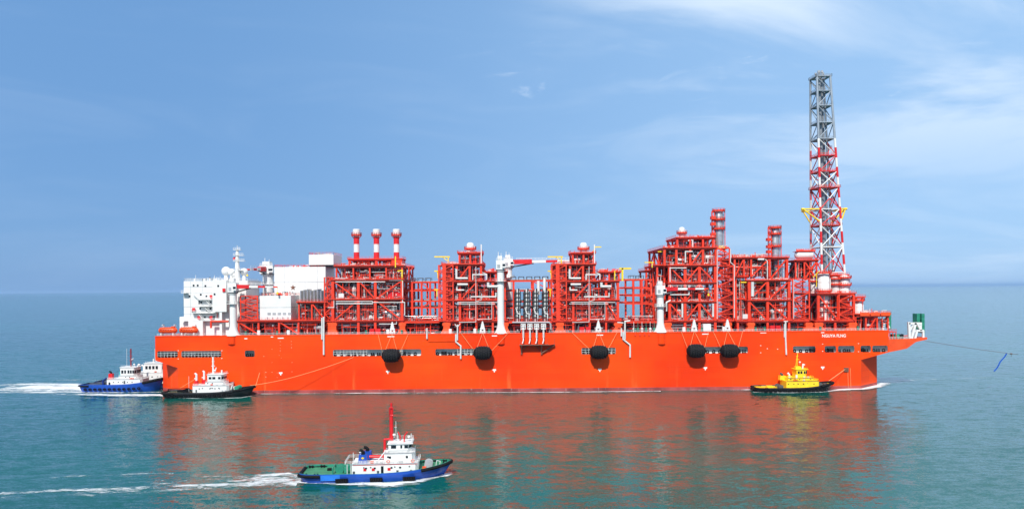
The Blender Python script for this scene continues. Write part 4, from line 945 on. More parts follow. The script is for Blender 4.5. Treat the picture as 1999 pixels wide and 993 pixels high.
# ---- cranes
def crane(label, px, py_top, py_deck, Y, r, boom, bw=2.2, sponson=True, stripes=True):
    x = X_(px, Y, (py_top+py_deck)/2); z1 = Z_(px, py_top, Y); z0 = ZD; b = MB()
    b.lathe([(r*2.1, z0), (r*1.7, z0+.6), (r*1.25, z0+2.4), (r*1.02, z0+4.5), (r, z0+6), (r, z1-6), (r*1.03, z1-6), (r*1.03, z1-5.6), (r, z1-5.6), (r, z1-.4), (r*1.25, z1-.4), (r*1.25, z1)], (x, Y, 0), 'z', 24)
    o = b.build('deck_crane', m_white, S); o['label'] = label
    g = MB(); R_ = r+1.3; zp_ = z1-5.5; g.lathe([(r, zp_), (R_, zp_), (R_, zp_+.25), (r, zp_+.25)], (x, Y, 0), 'z', 16, 0, False); g.rail([(x+R_*cos(2*pi*k/12), Y+R_*sin(2*pi*k/12), zp_+.2) for k in range(13)], 1.2, .12, 1.2); g.build('crane_platform', m_white, o)
    g = MB(); g.tube((x, Y, z1), (x, Y, z1+.5), r*1.35, 20, 0); g.build('slewing_ring', m_dgrey, o)
    h = MB(); h.box(x-r*1.25, x+r*1.2, Y-r*1.1, Y+r*1.2, z1+.5, z1+5.2); h.box(x-r*.8, x+r*.5, Y-r*.8, Y+r*.8, z1+5.2, z1+7.4); h.tube((x-r*.6, Y, z1+7), (x-r*.6, Y, z1+9.5), .15); h.tube((x+r*.2, Y, z1+7), (x+r*.2, Y, z1+8.8), .12)
    h.rail([(x-r*1.2, Y-r*1.05, z1+5.2), (x+r*1.15, Y-r*1.05, z1+5.2)], 1.1, .12, 1.2); h.build('machinery_house', m_white, o)
    c_ = MB(); c_.box(x+r*.5, x+r*1.5, Y-r*1.7, Y-r*1.12, z1+1.4, z1+3.6); c_.build('cab', m_white, o)
    MB().box(x+r*.6, x+r*1.4, Y-r*1.7-.05, Y-r*1.7-.003, z1+2.1, z1+3.3).build('window', m_glass, o)
    MB().box(x-r*.9, x-r*.1, Y-r*1.1-.05, Y-r*1.1-.003, z1+1.2, z1+3.0).build('vent_panel', m_grey, o)
    dx, dy, dz, ln = boom; d = Vector((dx, dy, dz)).normalized(); st = Vector((x, Y, z1+3.4))+d*r*1.25; en = st+d*ln
    cuts = [0, .30, .52, .70, .90, 1.0]; cm = [1, 0, 1, 0, 2]
    for k in range(5):
        w0 = bw*(1-.55*cuts[k]); p, q_ = st.lerp(en, cuts[k]), st.lerp(en, cuts[k+1])
        bb = MB(); bb.beam(p, q_, w0*.8, w0*(.62 if k else .85)); bb.build('boom_section', (m_white, m_bred, m_red)[cm[k]], o)
    side_ = d.cross(Vector((0, 0, 1))).normalized()*.7
    t_ = MB(); t_.rail([st+d*2+Vector((0,0,bw*.42))-side_, en-d*2+Vector((0,0,bw*.3))-side_], 1.0, .1, 2.2); t_.build('boom_walkway', m_white, o)
    cy = MB(); cy.tube(Vector((x, Y, z1+.9))+d*r*1.2-Vector((0,0,.2)), st+d*ln*.33-Vector((0,0,bw*.3)), .38, 10); cy.build('lifting_cylinder', m_dgrey, o)
    hk = MB(); hk.beam(en-Vector((0,0,.3)), en-Vector((0,0,2.6)), .12); hk.box(en.x-.4, en.x+.4, en.y-.3, en.y+.3, en.z-3.6, en.z-2.6); hk.build('hook_block', m_yel, o)
    if sponson:
        s_ = MB(); zb_ = Z_(px, 671, Y0); pts = [(x+1.9*cos(t), Y0-1.2*sin(t)) for t in [pi*k/8 for k in range(9)]]
        s_.add([(a, c__, ZD-.4) for a, c__ in pts]+[(a, Y0-(Y0-c__)*.9, zb_) for a, c__ in pts], [(i, i+1, 10+i, 9+i) for i in range(8)]+[tuple(range(9)), tuple(range(17, 8, -1))]); s_.build('crane_foundation', m_hull, S)
    return o
crane('white pedestal crane beside the accommodation block, boom lying level to the right', 455.5, 572, 654, YF-1.4, 1.75, (1, .03, -.02, 20), 2.2)
crane('tall white crane pedestal in the middle of the ship, boom turned inboard', 977.5, 528, 650, YF-1.0, 1.75, (.05, 1, .05, 18), 2.2)
crane('white crane on the far side with a long level boom over the loading pipes', 993, 523, 650, 408, 2.1, (1, -.03, .01, 36), 3.0, False)
crane('white crane on the far side behind the white equipment rooms, boom turned toward the camera', 524, 536, 650, 408, 3.0, (-.25, -1, -.05, 16), 3.0, False)
crane('white crane right of the open pipe rack, boom lying level across the biggest module', 1289, 577, 648, YF-1.4, 1.75, (1, -.03, .0, 22), 2.2)

# ---- accommodation block
random.seed(14)
Ya0, Ya1 = YF+2, 410.0
acc = MB(); xa0, xa1 = X_(359, Ya0, 600), X_(447, Ya0, 600); za1 = Z_(400, 548, Ya0)
acc.box(xa0, xa1, Ya0, Ya1, ZD, za1)
o_acc = acc.build('accommodation_block', m_white, S); o_acc['label'] = 'white multi-storey living quarters at the stern with balconies'
def apart(name, m, *boxes):
    b = MB()
    for bx in boxes: b.box(*bx)
    return b.build(name, m, o_acc)
xl = X_(420, Ya0, 600)
apart('stair_casing', m_white, (xl, xa1, Ya0-3.2, Ya0-.01, Z_(430,608,Ya0), za1+.3), (xl+3.4, xl+4.6, Ya0-3.0, Ya0-.01, ZD, Z_(430,608,Ya0)))
apart('side_casing', m_white, (X_(349,Ya0,640), xa0-.01, Ya0+1, Ya1-4, ZD, Z_(355,618,Ya0)))
apart('lower_casing', m_white, (X_(372,Ya0,640), X_(400,Ya0,640), Ya0-2.5, Ya0-.01, ZD, Z_(390,626,Ya0)))
apart('yellow_panel', m_yel, (xa0-.5, xa0-.01, Ya0+1, Ya0+14, Z_(360,598,Ya0), Z_(360,573,Ya0)))
for (a, b_, py) in ((388, 424, 584), (388, 424, 597), (375, 424, 610), (353, 434, 625), (356, 366, 571)):
    z = Z_((a+b_)/2, py, Ya0-1); g = MB(); x0, x1 = X_(a, Ya0-1, py), X_(b_, Ya0-1, py); g.box(x0, x1, Ya0-2.4, Ya0-.01, z-.25, z); g.rail([(x0, Ya0-2.3, z), (x1, Ya0-2.3, z)], 1.2, .1, 1.5, 0, 2); g.build('balcony', m_white, o_acc)
for i, (a, b_, pa, pb_) in enumerate(((376, 388, 572, 584), (400, 412, 584, 597), (398, 410, 597, 610), (386, 398, 610, 625))):
    g = MB(); g.beam(P(a, pa, Ya0-1.4), P(b_, pb_, Ya0-1.4), .9, .25); g.beam(P(a, pa-4, Ya0-1.9), P(b_, pb_-4, Ya0-1.9), .1); g.build('stair_flight', m_white, o_acc)
for px, py in ((378,557),(386,557),(401,558),(419,564),(370,578),(392,575),(403,578),(411,590),(411,602),(380,605),(400,619),(424,574),(431,558),(418,590),(418,602),(409,620),(393,590),(391,602)):
    x, z = X_(px, Ya0, py), Z_(px, py, Ya0); y = Ya0
    if px > 419: y = Ya0-3.2
    MB().box(x-.45, x+.45, y-.06, y-.003, z-.5, z+.5).build('window', m_glass, o_acc)
for px, py in ((389,590),(418,620),(404,604),(376,607)):
    x, z = X_(px, Ya0, py), Z_(px, py, Ya0); MB().box(x-.4, x+.4, Ya0-.08, Ya0-.003, z-1, z+1).build('door', m_dgrey, o_acc)
for px, py in ((441,566),(412,579),(412,620),(388,620),(378,604)):
    x, z = X_(px, Ya0-1, py), Z_(px, py, Ya0-1); y = Ya0-3.3 if px > 420 else Ya0-.7
    MB().box(x-.7, x+.7, y-.4, y, z-.9, z+.9).build('hose_cabinet', m_bred, o_acc)
g = MB()
for py in (560, 572, 598.5, 613): z = Z_(380, py, Ya0); g.box(xa0, xl-.02, Ya0-.06, Ya0-.004, z-.07, z+.07)
for px in (372, 396): x = X_(px, Ya0, 580); g.box(x-.05, x+.05, Ya0-.05, Ya0-.003, ZD+8, za1)
g.build('panel_seam', m_grey, o_acc)
g = MB().path([P(424, 572, Ya0-.4), P(424, 620, Ya0-.4)], .18); g.build('red_pipe', m_red, o_acc)
g = MB().path([P(446, 627, Ya0-3.4), P(412, 627, Ya0-3.4), P(412, 640, Ya0-3.4)], .55); g.build('red_pipe', m_red, o_acc)
g = MB(); g.rail([(xa0+.2, Ya1-1, za1), (xa0+.2, Ya0+.2, za1), (xa1-.2, Ya0+.2, za1), (xa1-.2, Ya1-1, za1)], 1.3, .1, 1.6, 0, 2); g.build('handrail', m_white, o_acc)
g = MB(); d_ = MB()
for _ in range(30):
    x = rnd(xa0+2, xa1-3); y = rnd(Ya0+1, Ya0+25); h = rnd(.8, 3.2); k = random.random()
    if k < .5: g.tube((x, y, za1), (x, y, za1+h), .1, 6)
    elif k < .75: g.box(x, x+rnd(.6, 1.8), y, y+1.2, za1, za1+h*.5)
    else: d_.tube((x, y, za1), (x, y, za1+h*.7), .35, 8)
g.build('roof_fitting', m_white, o_acc); d_.build('roof_vent', m_dgrey, o_acc)
for px, py, r in ((441.5, 529, 2.35), (452, 531, 1.9), (476.5, 530.5, 2.0), (457, 536, 1.1)):
    p = P(px, py, Ya0+10); g = MB(); g.ball(p, r, 20, 12); g.tube((p.x, p.y, za1-.02), (p.x, p.y, p.z-r*.8), r*.45, 12); g.build('radome', m_white, o_acc)
g = MB().box(X_(436,Ya0+6,550), X_(486,Ya0+6,550), Ya0+4, Ya0+24, za1-3, za1+.02); g.rail([(X_(436,Ya0+6,550), Ya0+4, za1), (X_(486,Ya0+6,550), Ya0+4, za1)], 1.3, .12, 1.5, 0, 1); g.build('mast_deck', m_white, o_acc)
apart('rear_casing', m_white, (X_(447,Ya0+6,600)+.01, X_(482,Ya0+6,600), Ya0+5, Ya0+22, ZD, za1-3))
mx_ = P(463.5, 540, Ya0+8); g = MB(); zt = Z_(463.5, 487, Ya0+8); g.tube((mx_.x, mx_.y, za1), (mx_.x, mx_.y, zt), 1.5, 14, 0, .7)
for py, w in ((528, 3), (510, 4), (499, 3.5), (488, 2)):
    z = Z_(464, py, Ya0+8); g.box(mx_.x-1.6, mx_.x+w, mx_.y-1.2, mx_.y+1.2, z, z+.2); g.rail([(mx_.x-1.6, mx_.y-1.2, z), (mx_.x+w, mx_.y-1.2, z)], 1.2, .12, 1.1)
g.tube((mx_.x, mx_.y, zt), (mx_.x, mx_.y, zt+2.2), .14); g.tube((mx_.x+1, mx_.y, zt), (mx_.x+1, mx_.y, zt+1.5), .1); g.build('radar_mast', m_white, o_acc)
p = P(458, 504, Ya0+8); MB().prism([(p.x-.9, p.z-1.0), (p.x+.9, p.z-.4), (p.x+.9, p.z+1.0), (p.x-.9, p.z+.3)], p.y-.03, p.y+.03).build('flag', m_bred, o_acc)

# ---- fittings on the main deck edge
random.seed(77)
def davit_post(px, py=651):
    x = X_(px, Y0+1.2, 640); g = MB(); z = ZD
    for a in (-1, 1): g.beam((x+a*1.15, Y0+1.2, z), (x+a*.7, Y0+1.2, z+3.0), .6, .9)
    g.prism([(x-1.1, z+2.2), (x+1.1, z+2.2), (x+.75, z+4.4), (x+.22, z+6.3), (x-.22, z+6.3), (x-.75, z+4.4)], Y0+.75, Y0+1.65); g.box(x-.6, x+.6, Y0+.6, Y0+.74, z+.3, z+1.5)
    g.build('fender_davit', m_white, S)
for px in (766, 942, 1168, 1355, 1420): davit_post(px)
for px in (480, 541, 715, 784, 934, 955, 1240, 1343, 1370, 1475, 1493, 1602, 1675):
    x = X_(px, Y0+1.5, 645); g = MB(); g.tube((x, Y0+1.6, ZD), (x, Y0+1.6, ZD+.4), .75, 12); g.tube((x, Y0+1.6, ZD+.4), (x, Y0+1.6, ZD+1.9), .5, 12); g.tube((x, Y0+1.6, ZD+1.9), (x, Y0+1.6, ZD+2.2), .7, 12); g.build('deck_hydrant', m_green, S)
for px in (726, 738, 1136, 1148, 1508, 1519):
    x = X_(px, Y0+2, 645); g = MB(); g.box(x-1.2, x+1.2, Y0+1.6, Y0+3.4, ZD+.2, ZD+2.9); g.box(x-1.3, x+1.3, Y0+1.5, Y0+3.5, ZD, ZD+.2); g.box(x-1.0, x-.1, Y0+1.54, Y0+1.597, ZD+.5, ZD+2.6); g.box(x+.1, x+1.0, Y0+1.54, Y0+1.597, ZD+.5, ZD+2.6); g.build('fire_cabinet', m_bred, S)
for px in (757, 879, 927, 1335, 1413, 505, 563):
    x = X_(px, Y0+2, 645); g = MB(); g.box(x-.7, x+.7, Y0+1.8, Y0+2.8, ZD+.3, ZD+2.5); g.box(x-.5, x+.5, Y0+1.9, Y0+2.7, ZD, ZD+.3); g.box(x-.5, x+.5, Y0+1.75, Y0+1.797, ZD+1.2, ZD+2.2); g.build('control_cabinet', m_white, S)
for pts, r in (([(628.5,620),(628.5,662)],.42), ([(632,618),(632,660),(632,692)],.45), ([(833.5,640),(833.5,661)],.4), ([(890,652),(890,667),(899.5,675),(899.5,700)],.42), ([(893,633),(893,664)],.35), ([(888,632),(891,637)],.25), ([(898,632),(894,637)],.25),
               ([(1213,640),(1213,656)],.4), ([(1216.5,647),(1216.5,662),(1230,673),(1230,697)],.42), ([(1220,662),(1220,627),(1230,626)],.42), ([(1205,629),(1217,630)],.3), ([(1533.5,626),(1533.5,660),(1535,692)],.42), ([(1530,627),(1538,627)],.25), ([(1531,632),(1531,658)],.2)):
    MB().path([P(a, b_, Y0-.55) for a, b_ in pts], r, 10).build('overboard_pipe', m_wpipe, S)
MB().box(X_(836,Y0,662), X_(888,Y0,662), Y0-.35, Y0-.005, Z_(860,666,Y0), ZD-.4).build('hull_doubler', m_hull, S)
for px in (1240, 1249, 1258, 1267): x = X_(px, Y0, 653); MB().box(x-.35, x+.35, Y0-.5, Y0-.13, ZD-1.5, ZD-.4).build('bracket', m_red, S)
cont = MB(); x0, x1 = X_(1373, Y0+1, 640), X_(1388, Y0+1, 640)
cont.box(x0, x1, Y0+1, Y0+6, ZD+.25, ZD+4.0)
for k in range(9): x = x0+.2+(x1-x0-.6)*k/8; cont.box(x, x+.2, Y0+.9, Y0+.998, ZD+.5, ZD+3.8)
cont.box(x0, x1, Y0+1.3, Y0+1.8, ZD, ZD+.25); cont.box(x0, x1, Y0+5, Y0+5.5, ZD, ZD+.25)
tag(cont.build('deck_container', m_white), 'white box container standing on deck above the gap between the two rightmost fenders', 'container')

# ---- lifeboats
def lifeboat():
    r = empty('lifeboat', (0, 0, 0)); b = MB(); L_ = 9.4
    st = [(-.5,.15),(-.47,.6),(-.40,.9),(-.2,1.0),(.2,1.0),(.40,.88),(.47,.55),(.5,.12)]; n = 16; vs = []
    for t, k in st:
        for i in range(n):
            a = 2*pi*i/n; y, z = cos(a)*1.55*k, sin(a)*(1.5 if sin(a) > 0 else 1.25)*k; vs.append((t*L_, y, z+1.7))
    b.add(vs, [(j*n+i, j*n+(i+1)%n, (j+1)*n+(i+1)%n, (j+1)*n+i) for j in range(len(st)-1) for i in range(n)]+[tuple(range(n)), tuple(range(len(vs)-n, len(vs)))], 0, True)
    b.build('hull', m_life, r)
    g = MB(); g.box(2.0, 3.4, -.8, .8, 3.0, 3.65); g.build('steering_cabin', m_life, r)
    for k in range(5): MB().box(-3.2+k*1.25, -2.6+k*1.25, -1.58, -1.46, 1.95, 2.25).build('window', m_glass, r)
    g = MB()
    for k in range(7): x = -3.6+k*1.2; g.torus((x, 0, 1.7), 1.60, .07, 'x', 16, 5)
    g.build('grab_line', m_org, r)
    c = MB()
    for x in (-3, 3): c.box(x-.25, x+.25, -1.2, 1.2, -.85, .55); c.beam((x, 1.5, -.3), (x, 2.0, 4.2), .4); c.beam((x, 2.0, 4.2), (x, 0.2, 4.3), .35); c.beam((x, .2, 4.2), (x, .1, 3.0), .1)
    c.box(-4.4, 4.4, 1.0, 1.4, -.3, .0); c.build('launch_cradle', m_white, r)
    return r
l1 = lifeboat(); l1.location = (X_(328, Y0+2.2, 645), Y0+2.2, ZD+.9); l1.scale = (1, 1, 1.1); tag(l1, 'orange enclosed lifeboat at the very stern, the one farther from the living quarters', 'lifeboat', 'lifeboats at the stern')
l2 = copy_tree(l1); l2.location = (X_(368.5, Y0+2.2, 645), Y0+2.2, ZD+.9); tag(l2, 'orange enclosed lifeboat in front of the white living quarters', 'lifeboat', 'lifeboats at the stern')

# ---- rubber fenders hanging on the side
def fender():
    r = empty('rubber_fender', (0, 0, 0)); b = MB(); R_, L_ = 3.3, 9.7; h = L_/2
    b.lathe([(.3,-h),(R_*.34,-h+.1),(R_*.60,-h+.6),(R_*.80,-h+1.35),(R_*.93,-h+2.3),(R_,-h+3.5),(R_,h-3.5),(R_*.93,h-2.3),(R_*.80,h-1.35),(R_*.60,h-.6),(R_*.34,h-.1),(.3,h)], (0, 0, 0), 'x', 28)
    b.build('body', m_black, r)
    t = MB()
    for j in range(6):
        x = -3.1+j*1.24; rr = R_ if abs(x) < 1.3 else R_*(.97 if abs(x) < 2.2 else .86)
        for i in range(16):
            a = 2*pi*(i+.5*(j%2))/16; c = Vector((x, cos(a)*(rr+.08), sin(a)*(rr+.08))); n_ = Vector((0, cos(a), sin(a))); u = Vector((1, 0, 0)); w = n_.cross(u); k = 9
            vs = []
            for jj in range(4):
                off, hgt = ((.56, 0), (.5, .22), (.3, .22), (.22, 0))[jj]
                vs += [c+(u*cos(2*pi*q_/k)+w*sin(2*pi*q_/k))*off+n_*hgt for q_ in range(k)]
            t.add(vs, [(jj*k+q_, jj*k+(q_+1)%k, (jj+1)*k+(q_+1)%k, (jj+1)*k+q_) for jj in range(3) for q_ in range(k)], 0, True)
    t.build('tyre_net', mat('tyre_rubber', (.014, .014, .016), .6, var=.25, spec=.3), r)
    return r
fe0 = fender(); FE = [(763.5, 693.5), (942.5, 688.5), (1169.5, 687), (1359, 684.5), (1424.5, 684.5)]
FL = ['black rubber fender over the long grated opening, directly below the chimney module', 'black rubber fender left of the tall crane pedestal, over the narrower opening',
      'black rubber fender right of the hose platform, with a grated opening showing on both sides', 'left one of the two close-set black fenders right of the rightmost crane', 'right one of the two close-set black fenders right of the rightmost crane']
for i, (px, py) in enumerate(FE):
    f_ = fe0 if i == 0 else copy_tree(fe0); p = P(px, py, Y0-3.7); f_.location = p; f_.scale = (.97, .95, .95)
    tag(f_, FL[i], 'fender', 'black fenders hanging on the ship side')
RL = ['thin tan ropes holding the fender below the chimney module', 'thin tan ropes holding the fender left of the tall crane pedestal', 'thin tan ropes holding the fender right of the hose platform', 'thin tan ropes holding the left fender of the close-set pair', 'thin tan ropes holding the right fender of the close-set pair']
TOPS = [[(738,652),(765,652),(766,652),(797,652)], [(900,650),(942,650),(943,650),(992,650)], [(1116,648),(1168,648),(1169,648),(1205,648)], [(1330,647),(1355,647),(1356,647),(1383,647)], [(1392,646),(1420,646),(1421,646),(1450,646)]]
for i, (px, py) in enumerate(FE):
    ends = [(px-16, py-3), (px-11, py-11), (px+11, py-11), (px+16, py-3)]
    r = MB()
    for (a, b_), (c, d) in zip(TOPS[i], ends): r.tube(P(a, b_, Y0-.25), P(c, d, Y0-2.6), .07, 6)
    o = r.build('fender_rope', m_rope); tag(o, RL[i], 'rope', 'ropes holding the fenders')

# ------------------------------------------------------------------ tugs
def tug(loc, rz, sp, label):
    L_, Bm = sp['L'], sp['B']; r = empty('tug_boat', loc, rz, label, 'tugboat', 'harbour tugs around the ship'); r.scale = (1, 1, sp['zs'])
    n = 26; hull_b = MB(); rows = []
    fb_s, fb_m, fb_b = sp['fb']; dk = sp.get('bul', .9)
    def hb_(t, k):
        if t > .62: v_ = max(0, 1-((t-.62)/.38)**(2.3 if k else 1.8)); v_ = v_**.62
        elif t < .12: v_ = .72+.28*sqrt(max(0, 1-((.12-t)/.12)**2))
        else: v_ = 1
        return Bm/2*v_*(1 if k else .93)
    def sheer(t): return fb_s+(fb_m-fb_s)*min(1, t/.45) if t < .45 else fb_m+(fb_b-fb_m)*((t-.45)/.55)**2
    for i in range(n+1):
        t = i/n; xd = -L_/2+L_*t; xw = -L_/2*.94+L_*.905*t; z = sheer(t); hd, hw = max(.12, hb_(t, 1)), max(.06, hb_(t, 0)); bi = max(.05, hd-.25)
        rows.append([(xw*.98, -hw*.8, -1.5), (xw, -hw, 0), (xd*.6+xw*.4, -(hw*.4+hd*.6), z*.55), (xd, -hd, z), (xd, -hd, z+dk), (xd-(.2 if t > .9 else 0), -bi, z+dk), (xd-(.2 if t > .9 else 0), -bi, z), (xd-(.2 if t > .9 else 0), bi, z), (xd-(.2 if t > .9 else 0), bi, z+dk), (xd, hd, z+dk), (xd, hd, z), (xd*.6+xw*.4, hw*.4+hd*.6, z*.55), (xw, hw, 0), (xw*.98, hw*.8, -1.5)])
    k = len(rows[0]); vs = [p for row in rows for p in row]; mi = [0, 0, 0, 0, 1, 2, 3, 2, 1, 0, 0, 0, 0]
    for j in range(k-1):
        hull_b.add(vs, [(i*k+j, i*k+j+1, (i+1)*k+j+1, (i+1)*k+j) for i in range(n)], mi[j], j in (0, 1, 2, 10, 11, 12))
    hull_b.add(rows[0], [(0,1,2,3,10,11,12,13), (3,4,9,10)], 0); hull_b.add(rows[0], [(4,5,8,9), (5,6,7,8)], 1); hull_b.add(rows[-1], [tuple(range(k))], 0)
    hull_b.build('hull', sp['hm'], r)
    # rubbing band round the deck edge, heavy at bow and stern
    def band(t0, t1, rad, dz, name):
        g = MB(); K = 22
        for s_ in (-1, 1):
            pts = []
            for i in range(K+1): t = t0+(t1-t0)*i/K; pts.append((-L_/2+L_*t, s_*(max(.12, hb_(t, 1))+rad*.35), sheer(t)+dz))
            for a, b_ in zip(pts[:-1], pts[1:]): g.tube(a, b_, rad, 8)
        if t0 == 0: g.tube((-L_/2-.1, -hb_(0,1)-rad*.3, sheer(0)+dz), (-L_/2-.1, hb_(0,1)+rad*.3, sheer(0)+dz), rad, 8)
        g.build(name, m_black, r)
    band(.80, 1.0, sp.get('bow_r', .6), .35, 'bow_fender'); band(0, .14, .5, .2, 'stern_fender')
    if sp.get('belt'): band(.1, .85, .28, -.15, 'rubbing_strake')
    for t in sp.get('tyres', ()):
        g = MB(); y = -(hb_(t, 1)+.28); x = -L_/2+L_*t; g.torus((x, y, sheer(t)*.42+.25), .62, .27, 'y', 16, 8); g.build('tyre_fender', m_black, r)
    for t0 in sp.get('pads', ()):
        g = MB(); x = -L_/2+L_*t0
        for q_ in range(5): g.tube((x+q_*.62, -(hb_(t0, 1)+.3), .35), (x+q_*.62, -(hb_(t0, 1)+.3), 1.45), .34, 10)
        g.box(x-.4, x+2.9, -(hb_(t0,1)+.25), -(hb_(t0,1)-.03), .3, 1.5); g.build('side_fender', m_black, r)
    zm = sheer(.5)
    def house(name, x0, x1, hw, z0, z1, m, ch=.8, rake=0):
        g = MB(); pl = [(x0, -hw), (x1-ch, -hw), (x1, -hw+ch*1.5), (x1, hw-ch*1.5), (x1-ch, hw), (x0, hw)]
        nn_ = len(pl); b_ = [(x, y, z0) for x, y in pl]; t_ = [(x+rake*(1 if x > x1-ch*1.1 else -.5), y*(1+.02*rake), z1) for x, y in pl]
        g.add(b_+t_, [tuple(range(nn_-1, -1, -1)), tuple(range(nn_, 2*nn_))]+[(i, (i+1)%nn_, nn_+(i+1)%nn_, nn_+i) for i in range(nn_)])
        return g.build(name, m, r)
    rr_ = random.Random(int(L_*10)+int(loc[1]))
    for (nm, x0, x1, hw, z0, z1, m) in sp['houses']:
        hs = house(nm, x0, x1, hw, z0, z1, m)
        MB().rail([(x0+.2, -hw+.1, z1), (x1-1, -hw+.1, z1), (x1-.1, -hw+1.4, z1), (x1-.1, hw-1.4, z1)], 1.05, .07, 1.2, 0, 1).build('handrail', m, hs)
        g = MB(); g.box(x0-.12, x1-.7, -hw-.12, -hw-.004, z1-.16, z1+.06); g.build('deck_edge', m_grey if m is m_white else m_brown, hs)
        for q_ in range(int((x1-x0)/2.4)):
            x = x0+1.2+q_*2.4+rr_.uniform(-.4, .4); g = MB()
            if rr_.random() < .75: g.torus((x, -hw-.05, z0+(z1-z0)*.62), .24, .07, 'y', 12, 5).tube((x, -hw-.06, z0+(z1-z0)*.62), (x, -hw-.005, z0+(z1-z0)*.62), .22, 12); g.build('porthole', m_glass, hs)
        for q_ in range(5):
            x = rr_.uniform(x0+.5, x1-1.5); y = rr_.uniform(-hw+.5, hw-.5); h_ = rr_.uniform(.5, 1.3); g = MB()
            if q_ % 2: g.tube((x, y, z1), (x, y, z1+h_), .2, 8).ball((x, y, z1+h_), .32, 10, 6)
            else: g.vessel((x, -hw+.7, z1+.55), .32, .9, 'x').box(x-.5, x+.5, -hw+.45, -hw+.95, z1-.02, z1+.25)
            g.build('deck_vent' if q_ % 2 else 'life_raft', rr_.choice((m_white, m_wpipe, m_org)), hs)
    nm, x0, x1, hw, z0, z1, m = sp['wheel']; wh = house('wheelhouse', x0, x1, hw, z0, z1, m, 1.0, .25)
    g = MB().box(x0-.4, x1+.5, -hw-.3, hw+.3, z1, z1+.22); g.build('wheelhouse_roof', m, r)
    zw0, zw1 = z0+(z1-z0)*sp.get('wz', (.5, .86))[0], z0+(z1-z0)*sp.get('wz', (.5, .86))[1]
    for a, b_ in sp['wins']:
        MB().box(x0+(x1-x0)*a, x0+(x1-x0)*b_, -hw-.05, -hw-.004, zw0, zw1).build('window', m_glass, wh)
    for s_ in (-1, 0, 1): MB().box(x1+.10, x1+.24, s_*hw*.42-.55, s_*hw*.42+.55, zw0, zw1).build('window', m_glass, wh)
    c0 = Vector((x1-1.0, -hw-.03, 0)); c1_ = Vector((x1+.02, -hw+1.47, 0)); a, b_ = c0.lerp(c1_, .2), c0.lerp(c1_, .8)
    MB().add([(a.x+.1, a.y-.09, zw0), (b_.x+.1, b_.y-.09, zw0), (b_.x+.28, b_.y-.09, zw1), (a.x+.28, a.y-.09, zw1)], [(0,1,2,3)]).build('window', m_glass, wh)
    for (x, y, z, w, h, m, nm) in sp.get('marks', ()): MB().box(x-w/2, x+w/2, y-.05, y-.004, z-h/2, z+h/2).build(nm, m, r)
    for (pts, m, hgt) in sp.get('rails', ()): MB().rail(pts, hgt, .06, 1.3, 0, 2).build('handrail', m, r)
    for (x, y, z0, w, h, m, mt) in sp.get('funnels', ()):
        g = MB(); g.prism([(x-w/2, z0), (x+w/2, z0), (x+w*.42, z0+h), (x-w*.42, z0+h)], y-w*.4, y+w*.4); o = g.build('funnel', m, r)
        g = MB(); g.path([(x, y, z0+h-.1), (x, y, z0+h+.7), (x-.5, y, z0+h+1.2), (x-1.0, y, z0+h+1.3)], w*.2, 10); g.build('exhaust_pipe', mt, o)
    for (pts, rr, m, nm) in sp.get('tubes', ()): MB().path(pts, rr, 10).build(nm, m, r)
    for (c, rr, m, nm) in sp.get('balls', ()):
        MB().ball(c, rr, 12, 8).tube((c[0], c[1], c[2]-rr*2.2), (c[0], c[1], c[2]), rr*.25, 6).build(nm, m, r)
    for (x, z, w, m) in sp.get('winches', ()):
        g = MB(); g.tube((x, -w, z+1.1), (x, w, z+1.1), .75, 14); 
        for y in (-w, -w*.2, w*.2, w): g.tube((x, y-.08, z+1.1), (x, y+.08, z+1.1), 1.15, 14)
        g.box(x-.9, x+.9, -w-.3, w+.3, z-.05, z+.35); g.build('towing_winch', m, r)
    for (x, y, z, w, d, h, m, nm) in sp.get('boxes', ()):
        g = MB(); g.box(x-w/2, x+w/2, y-d/2, y+d/2, z+.12, z+h); g.box(x-w*.4, x+w*.4, y-d*.4, y+d*.4, z-.02, z+.12); g.build(nm, m, r)
    for x in sp.get('bitts', ()):
        t = (x+L_/2)/L_
        for s_ in (-1, 1):
            y = s_*(hb_(t, 1)-.9); z = sheer(t); g = MB(); g.tube((x-.4, y, z), (x-.4, y, z+.9), .2); g.tube((x+.4, y, z), (x+.4, y, z+.9), .2); g.tube((x-.75, y, z+.6), (x+.75, y, z+.6), .12); g.build('bitts', m_black, r)
    return r, sheer, hb_

